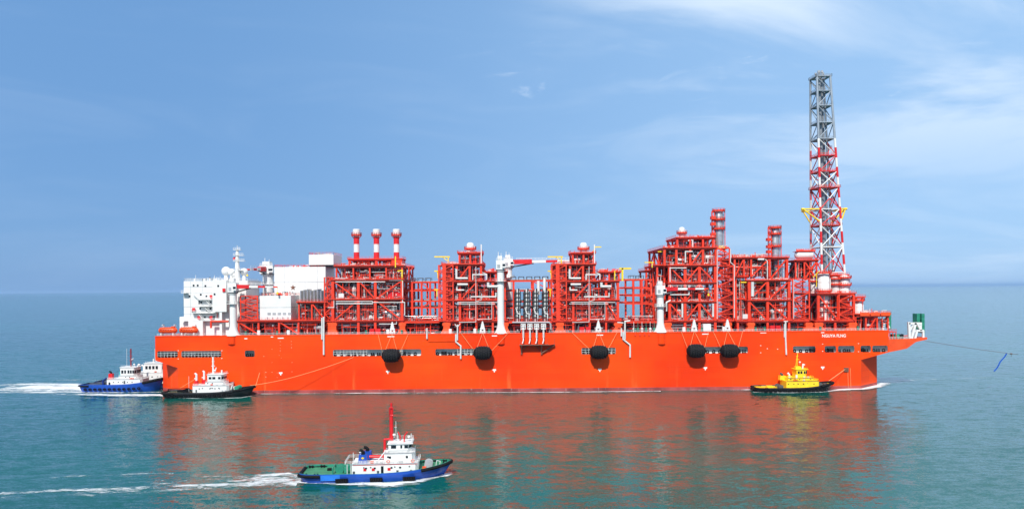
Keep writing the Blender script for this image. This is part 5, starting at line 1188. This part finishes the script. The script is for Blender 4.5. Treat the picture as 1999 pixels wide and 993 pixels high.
# near tug: blue hull, green deck, red mast
k_ = .1405
def lx(px): return (px-734)*k_
Yn = 198.0
near = dict(zs=.83, L=40.6, B=11.5, fb=(2.2, 1.9, 4.2), bul=.85, hm=[m_blue, m_green, m_green, m_deckg], bow_r=.55,
    houses=[('deckhouse', lx(688), lx(815), 4.0, 1.9, 5.4, m_white), ('upper_house', lx(749), lx(808), 3.3, 5.4, 8.6, m_white)],
    wheel=('w', lx(758), lx(801), 2.9, 8.6, 11.4, m_white), wins=((.1,.33),(.52,.60),(.70,.86)),
    marks=[(lx(px), -4.0, 3.7, .55, 1.3, m_glass, 'door') for px in (746,)] + [(lx(746), -4.0, 3.5, .7, 2.3, m_glass, 'door')] +
          [(lx(px), -4.0, 3.6, .8, .9, m_bred, 'hose_cabinet') for px in (713, 729, 759)] + [(lx(px), -4.0, 2.6, .6, 1.2, m_dgrey, 'vent_panel') for px in (692, 738, 775, 801)] +
          [(lx(px), -4.0, 4.3, .35, .35, m_glass, 'porthole') for px in (711, 724, 770, 798)] + [(lx(px), -3.3, 7.2, .55, .7, m_glass, 'window') for px in (760.5, 793)] +
          [(lx(752), -4.0, 5.1, 17.3, .14, m_bred, 'trim_line')],
    rails=[([(lx(676), -3.9, 5.4), (lx(748), -3.9, 5.4)], m_white, 1.1), ([(lx(676), 3.9, 5.4), (lx(748), 3.9, 5.4)], m_white, 1.1), ([(lx(675), -3.9, 5.4), (lx(675), 3.9, 5.4)], m_white, 1.1),
           ([(lx(809), -3.2, 5.4), (lx(817), -2.6, 5.4), (lx(817), 2.6, 5.4)], m_white, 1.1), ([(lx(750), -3.2, 8.6), (lx(757), -3.2, 8.6)], m_white, 1.1), ([(lx(802), -3.1, 8.6), (lx(808), -3.1, 8.6)], m_white, 1.1),
           ([(lx(760), -2.9, 11.6), (lx(803), -2.9, 11.6), (lx(803), 2.9, 11.6), (lx(760), 2.9, 11.6)], m_white, 1.2)],
    funnels=[(lx(708), -1.9, 5.4, 2.5, 2.7, m_blue, m_black), (lx(713), 2.0, 5.4, 2.5, 2.7, m_blue, m_black)],
    tubes=[([(lx(761), 1.2, 5.3), (lx(761), 1.2, 22.6)], .52, m_bred, 'fire_mast'), ([(lx(758), 1.2, 20.0), (lx(764.5), 1.2, 20.0)], .55, m_bred, 'mast_platform'), ([(lx(757.5), .3, 20.4), (lx(757.5), .3, 22.8), (lx(764.5), .3, 22.8), (lx(764.5), .3, 20.4)], .10, m_bred, 'mast_rail'), ([(lx(761), 1.2, 22.6), (lx(761), 1.2, 24.2)], .3, m_bred, 'fire_monitor'), ([(lx(757.5), 1.8, 11), (lx(757.5), 1.8, 21.4)], .16, m_bred, 'mast_pipe'), ([(lx(748), .6, 5.4), (lx(748), .6, 12.2), (lx(760), .9, 12.2)], .40, m_bred, 'fire_main'),
           ([(lx(718), .6, 6.6), (lx(745), .6, 6.6)], .5, m_bred, 'fire_main'), ([(lx(770), .6, 11.4), (lx(770), .6, 18.2)], .06, m_white, 'antenna'), ([(lx(767), .6, 16.2), (lx(772), .6, 16.2)], .05, m_white, 'antenna'),
           ([(lx(774), -.8, 11.6), (lx(774), -.8, 14.6)], .08, m_white, 'antenna'), ([(lx(690), -2.8, 5.4), (lx(690), -2.8, 9.0)], .08, m_white, 'antenna'),
           ([(lx(679), -3.6, 1.9), (lx(679), -3.6, 5.4)], .09, m_white, 'stanchion'), ([(lx(686), -3.6, 1.9), (lx(686), -3.6, 5.4)], .09, m_white, 'stanchion'), ([(lx(732), -3.4, 5.2), (lx(752), -3.2, 9.4)], .16, m_white, 'ladder'),
           ([(lx(787), -.9, 11.5), (lx(787), -.9, 13.4), (lx(790), -.9, 14.2), (lx(793), -1.2, 14.9)], .22, m_bred, 'fire_monitor'), ([(lx(778), .9, 11.5), (lx(778), .9, 13.2), (lx(776), .9, 13.8), (lx(774), .9, 14.6)], .18, m_bred, 'fire_monitor'),
           ([(lx(801), -2.0, 11.5), (lx(801), -2.0, 14.6)], .09, m_white, 'antenna'), ([(lx(848), -1.2, 3.2), (lx(850), -1.2, 5.2), (lx(857), -1.2, 5.0), (lx(855), -1.2, 3.2)], .09, m_white, 'bow_frame'),
           ([(lx(650), -2.4, 2.0), (lx(650), -2.4, 3.9), (lx(650), 2.4, 3.9), (lx(650), 2.4, 2.0)], .22, m_green, 'towing_arch')],
    balls=[((lx(767), -.4, 13.9), .42, m_white, 'radar_dome'), ((lx(796), -.8, 13.2), .45, m_white, 'searchlight'), ((lx(703), -1.9, 8.9), .45, m_white, 'exhaust_cover'), ((lx(711), 2.0, 9.0), .45, m_white, 'exhaust_cover')],
    winches=[(lx(834), 2.9, 1.7, m_grey), (lx(662), 2.0, 1.5, m_green)],
    boxes=[(lx(826), -2.2, 2.7, 1.0, .9, .9, m_org, 'rope_bin'), (lx(676), 2.0, 2.0, 1.6, 1.6, 1.5, m_green, 'deck_locker'), (lx(675), -1.6, 2.0, 1.0, 1.0, 1.9, m_green, 'deck_vent'), (lx(640), 1.5, 2.0, 1.3, 1.0, .8, m_black, 'deck_locker')],
    bitts=(lx(600), lx(622), lx(866)), pads=(.25, .475, .69), tyres=())
tn, sh_n, hb_n = tug((X_(734, Yn, 930)+.45, Yn, 0), radians(4.5), near, 'blue and white tug with a tall red mast, nearest the camera on open water')
g = MB(); zz_ = 6.6
for j in range(3): g.torus((lx(715), -4.06, 6.0), .42+.0*j, .08, 'y', 14, 5) if j == 0 else None
for px in (757, 804): MB().torus((lx(px), -3.42, 6.0), .42, .1, 'y', 16, 6).build('life_ring', m_life, tn)
MB().prism([(lx(708)+.55*(1 if q_%2 == 0 else .45)*sin(q_*pi/6), 7.1+.45*(1 if q_%2 == 0 else .45)*cos(q_*pi/6)) for q_ in range(12)], -2.96, -2.93).build('funnel_emblem', m_yel, tn)
random.seed(2)
g = MB()
for q_ in range(5):
    t = .83+q_*.012; x = -20.3+40.6*t; y = -(hb_n(t, 1)+.02); z = sh_n(t)+.15
    for _ in range(4): dx, dz, = rnd(-.16, .16), rnd(-.25, .25); g.box(x+dx-.12, x+dx+.12, y-.05, y-.005, z+dz, z+dz+.09)
    g.box(x-.04, x+.04, y-.05, y-.005, z-.32, z+.36)
g.build('bow_lettering', m_mark, tn)
MB().box(-20.3+40.6*.145, -20.3+40.6*.27, -5.80, -5.76, .9, 2.7).build('side_panel', mat('pale_blue', (.02, .17, .62), .4), tn)

# black tug at the ship's stern quarter
def sc_(px, c, k): return (px-c)*k
Yb_ = 352.0; kb = Yb_/F; cb_ = 408
def bx(px): return (px-cb_)*kb
black = dict(zs=.80, L=43.2, B=12, fb=(2.6, 2.4, 5.2), bul=.9, hm=[m_hblack, m_dgrey, m_dgrey, mat('dark_green_deck', (.05, .09, .05), .6, var=.3)], bow_r=.75, belt=True,
    houses=[('deckhouse', bx(381), bx(449), 4.2, 2.4, 7.2, m_white), ('upper_house', bx(404), bx(441), 3.4, 7.2, 9.2, m_white)],
    wheel=('w', bx(408), bx(437), 3.2, 9.2, 13.6, m_white), wins=((.08,.26),(.32,.52),(.70,.86)), wz=(.38, .7),
    marks=[(bx(px), -4.2, 5.6, .5, .5, m_glass, 'porthole') for px in (400, 416, 419, 431)] + [(bx(px), -4.2, 4.0, .7, 1.6, m_dgrey, 'door') for px in (388,)] + [(bx(px), -4.2, 4.0, .8, .6, m_grey, 'vent_panel') for px in (438, 444)],
    rails=[([(bx(382), -4.1, 7.2), (bx(405), -4.1, 7.2)], m_white, 1.2), ([(bx(437), -3.6, 7.2), (bx(449), -3.4, 7.2), (bx(449), 3.4, 7.2)], m_white, 1.2), ([(bx(409), -3, 13.8), (bx(437), -3, 13.8), (bx(437), 3, 13.8)], m_white, 1.3), ([(bx(320), -5.2, 3.4), (bx(372), -5.6, 3.3)], m_black, 1.6)],
    funnels=[(bx(385), -2.0, 7.2, 1.7, 2.8, m_bred, m_wpipe), (bx(393), 2.0, 7.2, 1.7, 2.8, m_bred, m_wpipe)],
    tubes=[([(bx(385), -2.0, 9.9), (bx(385), -2.0, 13.6), (bx(382), -2.0, 14.6)], .5, m_white, 'exhaust_pipe'), ([(bx(393.5), 2, 9.9), (bx(393.5), 2, 14.6), (bx(391), 2, 15.4)], .5, m_white, 'exhaust_pipe'),
           ([(bx(414), 0, 13.7), (bx(414), 0, 24.2)], .42, m_white, 'mast'), ([(bx(411), 0, 18.6), (bx(417.5), 0, 18.6)], .2, m_white, 'mast_arm'), ([(bx(412), 0, 21.3), (bx(416.5), 0, 21.3)], .2, m_white, 'mast_arm'), ([(bx(418), 0, 15), (bx(420), 0, 17.6)], .25, m_white, 'mast_arm'),
           ([(bx(433), -1.5, 13.8), (bx(433), -1.5, 16.2)], .4, m_white, 'searchlight'), ([(bx(367), 0, 3.0), (bx(367), 0, 12.5)], .07, m_white, 'antenna'), ([(bx(452), -2.6, 4.4), (bx(455), -2.6, 7.2)], .3, m_white, 'bow_vent'),
           ([(bx(330), -3, 2.6), (bx(333), -3, 5.2), (bx(372), -3, 5.6), (bx(378), -3, 3.0)], .2, m_black, 'towing_arch')],
    balls=[((bx(418), -1, 16.0), .5, m_white, 'radar_dome')],
    winches=[(bx(462), 4.3, 2.2, m_green), (bx(362), 2.6, 2, m_black)], boxes=[(bx(350), 1, 2.6, 3, 2, 1.4, m_black, 'deck_locker'), (bx(452), 2, 3.6, 2, 2, 2, m_white, 'deck_locker')],
    bitts=(bx(340), bx(475)), tyres=[.08+.052*q_ for q_ in range(14)], pads=())
tug((X_(cb_, Yb_, 770)+.6, Yb_, 0), radians(1.5), black, 'black hulled tug with white house and twin white exhausts, lying against the stern')

# blue tug astern
Yc = 375.0; kc = Yc/F; cc = 239
def cx_(px): return (px-cc)*kc
bluet = dict(zs=.78, L=41.5, B=12, fb=(3.9, 4.0, 7.6), bul=.9, hm=[m_blue, m_blue, m_dgrey, m_dgrey], bow_r=.8, belt=False,
    houses=[('deckhouse', cx_(215), cx_(282), 4.4, 3.3, 8.2, m_white), ('upper_house', cx_(236), cx_(272), 3.6, 8.2, 10.2, m_white)],
    wheel=('w', cx_(239), cx_(268), 3.3, 10.2, 15.8, m_white), wins=((.06,.20),(.26,.38),(.48,.60),(.64,.76),(.80,.9)), wz=(.3, .68),
    marks=[(cx_(220), -4.4, 5.2, .9, 2.2, m_glass, 'door'), (cx_(249), -4.4, 6.2, .8, 2.0, m_dgrey, 'door'), (cx_(258), -4.4, 4.6, 1.0, 1.2, m_yel, 'hose_cabinet')],
    rails=[([(cx_(216), -4.3, 8.2), (cx_(237), -4.3, 8.2)], m_white, 1.2), ([(cx_(270), -3.8, 8.2), (cx_(282), -3.6, 8.2), (cx_(282), 3.6, 8.2)], m_white, 1.2), ([(cx_(240), -3.2, 16), (cx_(267), -3.2, 16)], m_white, 1.2), ([(cx_(162), -5, 4.4), (cx_(205), -5.6, 4.3)], m_blue, 1.3)],
    funnels=[(cx_(219), -2.2, 8.2, 2.2, 3.6, m_bred, m_black), (cx_(231), 2.2, 8.2, 2.2, 4.2, mat('teal_paint', (.05, .35, .38), .5), m_dgrey)],
    tubes=[([(cx_(253), 0, 16), (cx_(253), 0, 28)], .34, m_dred, 'mast'), ([(cx_(251.5), .8, 16), (cx_(252.5), .4, 27)], .12, m_dred, 'mast_stay'), ([(cx_(250), 0, 20), (cx_(257), 0, 20)], .2, m_dred, 'mast_arm'), ([(cx_(250.5), 0, 23), (cx_(256), 0, 23)], .2, m_dred, 'mast_arm'), ([(cx_(251), 0, 26), (cx_(255), 0, 26)], .2, m_dred, 'mast_arm'), ([(cx_(253), 0, 20.4), (cx_(258), 0, 21.4)], .25, m_white, 'radar_scanner'),
           ([(cx_(243), 1, 16), (cx_(243), 1, 28)], .07, m_white, 'antenna'), ([(cx_(268), -1, 15), (cx_(270), -1, 17.6), (cx_(273), -1, 17.2)], .4, m_white, 'fire_monitor'), ([(cx_(205), -3, 3.4), (cx_(205), -3, 7.2), (cx_(212), -3, 8.8)], .6, m_dblue, 'towing_arch'), ([(cx_(205), 3, 3.4), (cx_(205), 3, 7.2), (cx_(212), 3, 8.8)], .6, m_dblue, 'towing_arch')],
    balls=[((cx_(261), -.8, 17.6), .5, m_white, 'radar_dome')], winches=[(cx_(196), 3.4, 2, m_dgrey), (cx_(292), 4.6, 2, m_black)], boxes=[(cx_(180), 1, 3.4, 4, 2, 1.3, m_dgrey, 'deck_locker')],
    bitts=(cx_(172), cx_(305)), tyres=[.1+.06*q_ for q_ in range(12)], pads=())
tug((X_(cc, Yc, 760)+.8, Yc, 0), radians(0), bluet, 'blue hulled tug with a dark red mast at far left, its bow against the stern')
Yd = 391.0; kd = Yd/F; cd = 270
def dx_(px): return (px-cd)*kd
bt2 = dict(zs=.70, L=42, B=11.5, fb=(4.0, 4.2, 8.0), bul=.9, hm=[m_dblue, m_blue, m_dgrey, m_dgrey], bow_r=.9,
    houses=[('deckhouse', dx_(250), dx_(330), 4.4, 3.0, 11.4, m_white)], wheel=('w', dx_(288), dx_(325), 3.4, 11.4, 18.2, m_white), wins=((.06,.18),(.24,.36),(.42,.54),(.6,.72)), wz=(.35, .72),
    marks=[(dx_(px), -4.4, 8.0, .7, .7, m_glass, 'porthole') for px in (296, 305)], rails=[([(dx_(252), -4.3, 11.4), (dx_(288), -4.3, 11.4)], m_white, 1.2), ([(dx_(290), -3.2, 18.4), (dx_(325), -3.2, 18.4)], m_white, 1.3)],
    tubes=[([(dx_(303), 0, 18.4), (dx_(303), 0, 29)], .12, m_white, 'antenna'), ([(dx_(300), 0, 18.4), (dx_(300), 0, 21.5)], .3, m_white, 'mast'), ([(dx_(283), -1, 11.4), (dx_(283), -1, 15.4), (dx_(279), -1, 17)], .5, m_white, 'exhaust_pipe')],
    balls=[((dx_(308), -1, 20), .6, m_white, 'radar_dome')], bitts=(), tyres=(), pads=())
tug((X_(cd, Yd, 750), Yd, 0), 0, bt2, 'dark blue tug mostly hidden behind the other blue tug and the stern')

# yellow tug at the bow
Ye = 353.9; ke = Ye/F; ce = 1548.5
def ex_(px): return (px-ce)*ke
yel = dict(zs=.78, L=38.6, B=11.2, fb=(2.4, 2.3, 5.0), bul=.8, hm=[m_hblack, m_hblack, m_dgrey, m_yel], bow_r=.85, belt=True,
    houses=[('deckhouse', ex_(1529), ex_(1594), 4.2, 2.3, 7.0, m_yel), ('upper_house', ex_(1533), ex_(1585), 3.5, 7.0, 8.8, m_yel)],
    wheel=('w', ex_(1551), ex_(1572), 2.9, 8.8, 14.0, m_yel), wins=((.10,.28),(.34,.52),(.66,.8),(.83,.93)), wz=(.50, .82),
    marks=[(ex_(px), -4.2, 5.6, .35, .35, m_dgrey, 'porthole') for px in (1551, 1561, 1570)] + [(ex_(px), -3.5, 8.0, .55, .55, m_dgrey, 'porthole') for px in (1539,)] + [(ex_(1552), -4.2, 3.0, 1.2, .9, m_yel, 'ladder_panel')],
    rails=[([(ex_(1476), -5.0, 3.1), (ex_(1508), -5.6, 3.1)], m_yel, 1.3), ([(ex_(1574), -3.4, 7.0), (ex_(1592), -3.6, 7.0), (ex_(1592), 3, 7.0)], m_yel, 1.2), ([(ex_(1550), -2.8, 14.2), (ex_(1572), -2.8, 14.2)], m_yel, 1.0), ([(ex_(1543), -3.4, 8.8), (ex_(1551), -3.4, 8.8)], m_yel, 2.4)],
    funnels=[(ex_(1530), 2.0, 7.0, 3.2, 2.6, m_yel, m_dgrey), (ex_(1538), -2.0, 8.8, 2.2, 1.4, m_yel, m_white)],
    tubes=[([(ex_(1556), 0, 14.2), (ex_(1557.5), 0, 24.5)], .16, m_yel, 'mast'), ([(ex_(1553), 0, 14.2), (ex_(1556.5), 0, 22.5)], .13, m_yel, 'mast'), ([(ex_(1554), 0, 20), (ex_(1561), 0, 20)], .14, m_yel, 'mast_arm'), ([(ex_(1554.5), 0, 22.3), (ex_(1559), 0, 22.3)], .12, m_yel, 'mast_arm'), ([(ex_(1566), -.6, 14.2), (ex_(1567), -.6, 17), (ex_(1570), -.6, 16.6)], .42, m_white, 'fire_monitor'),
           ([(ex_(1538), -2, 9.8), (ex_(1536), -2, 12.2)], .3, m_white, 'exhaust_pipe'), ([(ex_(1550), -3.2, 8.8), (ex_(1550), -3.2, 10.8)], .5, m_white, 'vent'), ([(ex_(1585), -2, 7.0), (ex_(1585), -2, 9.6)], .1, m_yel, 'antenna'), ([(ex_(1579), -2, 7.0), (ex_(1579), -2, 10)], .1, m_yel, 'antenna')],
    balls=[((ex_(1561), -.5, 18.4), .5, m_white, 'radar_dome')], winches=[(ex_(1597), 3.4, 2.6, m_dgrey), (ex_(1521), 2.2, 2.8, m_dgrey)],
    boxes=[(ex_(1500), -1.5, 2.4, 3, 2, 1.5, m_yel, 'deck_locker'), (ex_(1557), 0, 14.1, 2.6, 2.2, 1.6, m_yel, 'roof_locker'), (ex_(1609), -1, 3.8, 2, 2, 1.2, m_dgrey, 'deck_locker')],
    bitts=(ex_(1490), ex_(1612)), tyres=[.1+.06*q_ for q_ in range(14)], pads=())
tug((X_(ce, Ye, 760), Ye, 0), radians(0), yel, 'bright yellow tug with a black hull alongside the ship\'s bow')

# ------------------------------------------------------------------ ropes and wire
def rope(name, pts, r, m, label, cat='rope', sag=0):
    b = MB(); pts = [Vector(p) for p in pts]; out_ = []
    for a, c in zip(pts[:-1], pts[1:]):
        for i in range(13): t = i/12; p = a.lerp(c, t); p.z -= sag*4*t*(1-t); out_.append(p)
    for a, c in zip(out_[:-1], out_[1:]): b.tube(a, c, r, 6)
    return tag(b.build(name, m), label, cat)
rope('tow_rope', [P(488, 752, 351), P(575, 735, 354), P(690, 697, Y0-.1)], .09, m_rope, 'long thin tan rope rising from the black tug\'s bow to the ship\'s long opening', sag=.4)
rope('mooring_rope', [P(499, 753, 352), P(507, 727, Y0-.2)], .08, m_rope, 'short tan rope from the black tug\'s bow up to the ship side')
rope('stern_rope', [P(350, 758, 352), P(383, 738, 352)], .07, m_rope, 'thin tan rope over the black tug\'s after deck')
rope('bow_rope', [P(1618, 743, 354), P(1650, 720, Y0-.4)], .11, m_rope, 'tan rope slanting from the yellow tug\'s bow up to the ship side')
for px, a, b_ in ((1656, 722, 756), (1661, 718, 756)): rope('hanging_line', [P(px-1, a, Y0-.25), P(px, b_, Y0-.25)], .07, m_rope, 'tan line hanging down to the water right of the yellow tug, ' + ('nearer the tug' if px == 1656 else 'farther from the tug'), 'line')
MB().box(X_(1647,Y0,720), X_(1656,Y0,720), Y0-.5, Y0-.005, Z_(1651,725,Y0), Z_(1651,717,Y0)).build('towing_bracket', m_brown, S)
wY = 372.0
rope('tow_wire', [P(1803, 664, wY), P(1964, 688.5, wY-22), P(1988, 690.5, wY-25)], .11, m_wire, 'long dark tow wire running from the bow outrigger off to the right', 'wire', .3)
b = MB(); pa, pb_ = P(1965, 689, wY-22), P(1941, 724, wY-22)
for i in range(10):
    t0, t1 = i/10, (i+1)/10; b.beam(pa.lerp(pb_, t0)+Vector((.25*sin(i), 0, 0)), pa.lerp(pb_, t1)+Vector((.25*sin(i+1), 0, 0)), .35, .5)
tag(b.build('towing_strap', m_bstrap), 'blue strap dangling from the tow wire at the far right', 'strap')
p = P(1974, 690, wY-23.3); tag(MB().vessel(p, .35, .8, 'x').beam(p, p-Vector((0, 0, 1.4)), .15).build('wire_shackle', m_wire), 'dark shackle on the tow wire beside the blue strap', 'shackle')

# ------------------------------------------------------------------ sea haze
hz = bpy.data.materials.new('sea_haze'); hz.use_nodes = True; t = hz.node_tree; t.nodes.remove(t.nodes['Principled BSDF'])
pv = N(t, 'ShaderNodeVolumePrincipled'); pv.inputs['Color'].default_value = (.40, .64, .95, 1); pv.inputs['Density'].default_value = 0.000024; pv.inputs['Anisotropy'].default_value = 0.0
t.links.new(pv.outputs[0], t.nodes['Material Output'].inputs['Volume'])
tag(MB().box(-95000, 95000, -95000, 95000, -8, 175).build('haze', hz), kind='stuff')

# ------------------------------------------------------------------ foam on the water
def foam_material():
    m = bpy.data.materials.new('foam_white'); m.use_nodes = True; t = m.node_tree; b = t.nodes['Principled BSDF']; o = t.nodes['Material Output']
    b.inputs['Base Color'].default_value = (.82, .85, .86, 1); b.inputs['Roughness'].default_value = .8
    uv = N(t, 'ShaderNodeUVMap'); s = N(t, 'ShaderNodeSeparateXYZ'); t.links.new(uv.outputs[0], s.inputs[0])
    g = N(t, 'ShaderNodeNewGeometry')
    n = noise(t, g.outputs['Position'], .75, 8, .72, 1.2, (.32, 1, 1)); n2 = noise(t, g.outputs['Position'], .16, 4, .6, .5, (.4, 1, 1))
    v = M(t, 'ADD', M(t, 'MULTIPLY_ADD', n.outputs[0], .95, -.15), M(t, 'MULTIPLY_ADD', n2.outputs[0], .8, -.15))
    edge = M(t, 'SUBTRACT', 1, M(t, 'POWER', M(t, 'ABSOLUTE', M(t, 'MULTIPLY_ADD', s.outputs[1], 2, -1)), 2.0))
    f = M(t, 'MULTIPLY', edge, s.outputs[0])           # u carries the foam's thickness along the track
    a = smooth(t, M(t, 'ADD', v, M(t, 'MULTIPLY', f, .32)), .69, 1.02)
    tr = N(t, 'ShaderNodeBsdfTransparent'); mx = N(t, 'ShaderNodeMixShader')
    t.links.new(M(t, 'MULTIPLY', a, .88), mx.inputs[0]); t.links.new(tr.outputs[0], mx.inputs[1]); t.links.new(b.outputs[0], mx.inputs[2]); t.links.new(mx.outputs[0], o.inputs[0])
    return m
m_foam = foam_material(); fv, ff, fu = [], [], []
def W0(px, py):                                      # the point of the water surface seen at a pixel
    u, v = px-CX, py-HY; vt = v+TH*u; Y = H*F/vt; return Vector(((u-TH*v)*Y/F, Y, 0))
lay = [0]
def wake(pts, n=14):
    """pts: (px, py, half-width m, thickness 0..1)"""
    lay[0] += 1; z = .02+.012*lay[0]; base = len(fv); P_ = [(W0(a, b_), w, d) for a, b_, w, d in pts]; rows = []
    for k in range(len(P_)-1):
        for i in range(n+(k == len(P_)-2)):
            t = i/n; rows.append((P_[k][0].lerp(P_[k+1][0], t), P_[k][1]+(P_[k+1][1]-P_[k][1])*t, P_[k][2]+(P_[k+1][2]-P_[k][2])*t))
    for i, (p, w, d) in enumerate(rows):
        a = rows[max(0, i-1)][0]; b_ = rows[min(len(rows)-1, i+1)][0]; tn_ = (b_-a).normalized(); nrm = Vector((-tn_.y, tn_.x, 0))
        for s_ in (-1, 0, 1): q_ = p+nrm*w*s_; fv.append((q_.x, q_.y, z)); fu.append((d, .5+.5*s_))
    for i in range(len(rows)-1):
        for j in range(2): a = base+i*3+j; ff.append((a, a+1, a+4, a+3))
wake([(0, 758, 15, 1.0), (70, 756, 16, 1.25), (150, 757, 12, 1.45), (185, 762, 6, 1.2)]); wake([(0, 750, 9, .8), (100, 749, 9, 1.05), (165, 752, 7, 1.1)]); wake([(0, 764, 7, .6), (60, 764, 7, .8), (160, 765, 6, 1.1)]); wake([(40, 742, 4, .15), (130, 741, 4, .4), (200, 742, 3, .3)])
wake([(70, 768, 4, .3), (160, 769, 5, .8), (240, 771, 6, 1.1), (318, 771, 5, 1.2), (345, 774, 2.5, .9)]); wake([(60, 773, 2, .1), (180, 776, 2, .35), (310, 778, 2, .3)]); wake([(160, 765, 1.8, .9), (240, 766, 1.8, 1), (315, 765, 1.5, 1)])
wake([(325, 776, 1.0, .8), (400, 778, .9, .8), (470, 776, .9, .9), (500, 771, 1.2, .7)])
wake([(0, 963, 2.0, .62), (100, 958, 2.0, .66), (220, 954, 2.4, .7), (340, 950, 2.4, .78), (450, 944, 2.4, .85), (560, 938, 3.2, 1.0), (590, 938, 3, 1.0)], 20)
wake([(0, 972, 3, .2), (200, 962, 3, .35), (400, 953, 3, .5), (580, 944, 3, .8)], 18); wake([(260, 951, 1.2, .3), (400, 936, 2, .6), (480, 930, 2.2, .7), (560, 926, 2.6, .95), (590, 930, 2.6, 1.0)], 16); wake([(100, 932, 1.4, .15), (260, 925, 1.6, .4), (340, 924, 1.4, .35)], 16); wake([(300, 940, 7, .3), (430, 938, 6.5, .6), (590, 934, 5.5, 1.05)], 16)
wake([(586, 941, 1.6, .9), (680, 945, 1.8, .75), (760, 945, 2.2, 1.1), (820, 938, 2.4, 1.25), (868, 927, 2.2, 1.2), (884, 922, 1.2, .8)]); wake([(700, 948, 1.3, .4), (760, 950, 1.4, .6), (820, 944, 1.2, .6)])
wake([(1290, 761, 1.6, .4), (1380, 761, 2.4, .7), (1440, 760.5, 2.6, .9), (1490, 761, 2.2, .9)]); wake([(1470, 765.5, 1.2, .9), (1540, 767, 1.2, .9), (1600, 765, 2, 1.0), (1640, 761, 3, 1.4), (1682, 758.5, 4, 1.5), (1700, 755, 5, 1.6), (1716, 750.5, 6, 1.6), (1732, 747, 4, .9)])
wake([(500, 769, 1.3, .9), (600, 768.5, 1.0, .7), (700, 767.5, 1.5, 1.0), (900, 766.5, 1.2, .8), (1000, 766, 1.5, 1.0), (1100, 765.5, 1.3, .9), (1290, 763.5, 1.8, 1.1)]); wake([(1720, 748, 6, .55), (1790, 741, 6, .3), (1900, 738, 7, .12), (1999, 740, 8, .05)])
me = bpy.data.meshes.new('foam'); me.from_pydata(fv, [], ff); uvl = me.uv_layers.new(name='UVMap')
for lp_ in me.loops: uvl.data[lp_.index].uv = fu[lp_.vertex_index]
me.materials.append(m_foam); fo = bpy.data.objects.new('foam', me); C.objects.link(fo); tag(fo, kind='stuff')
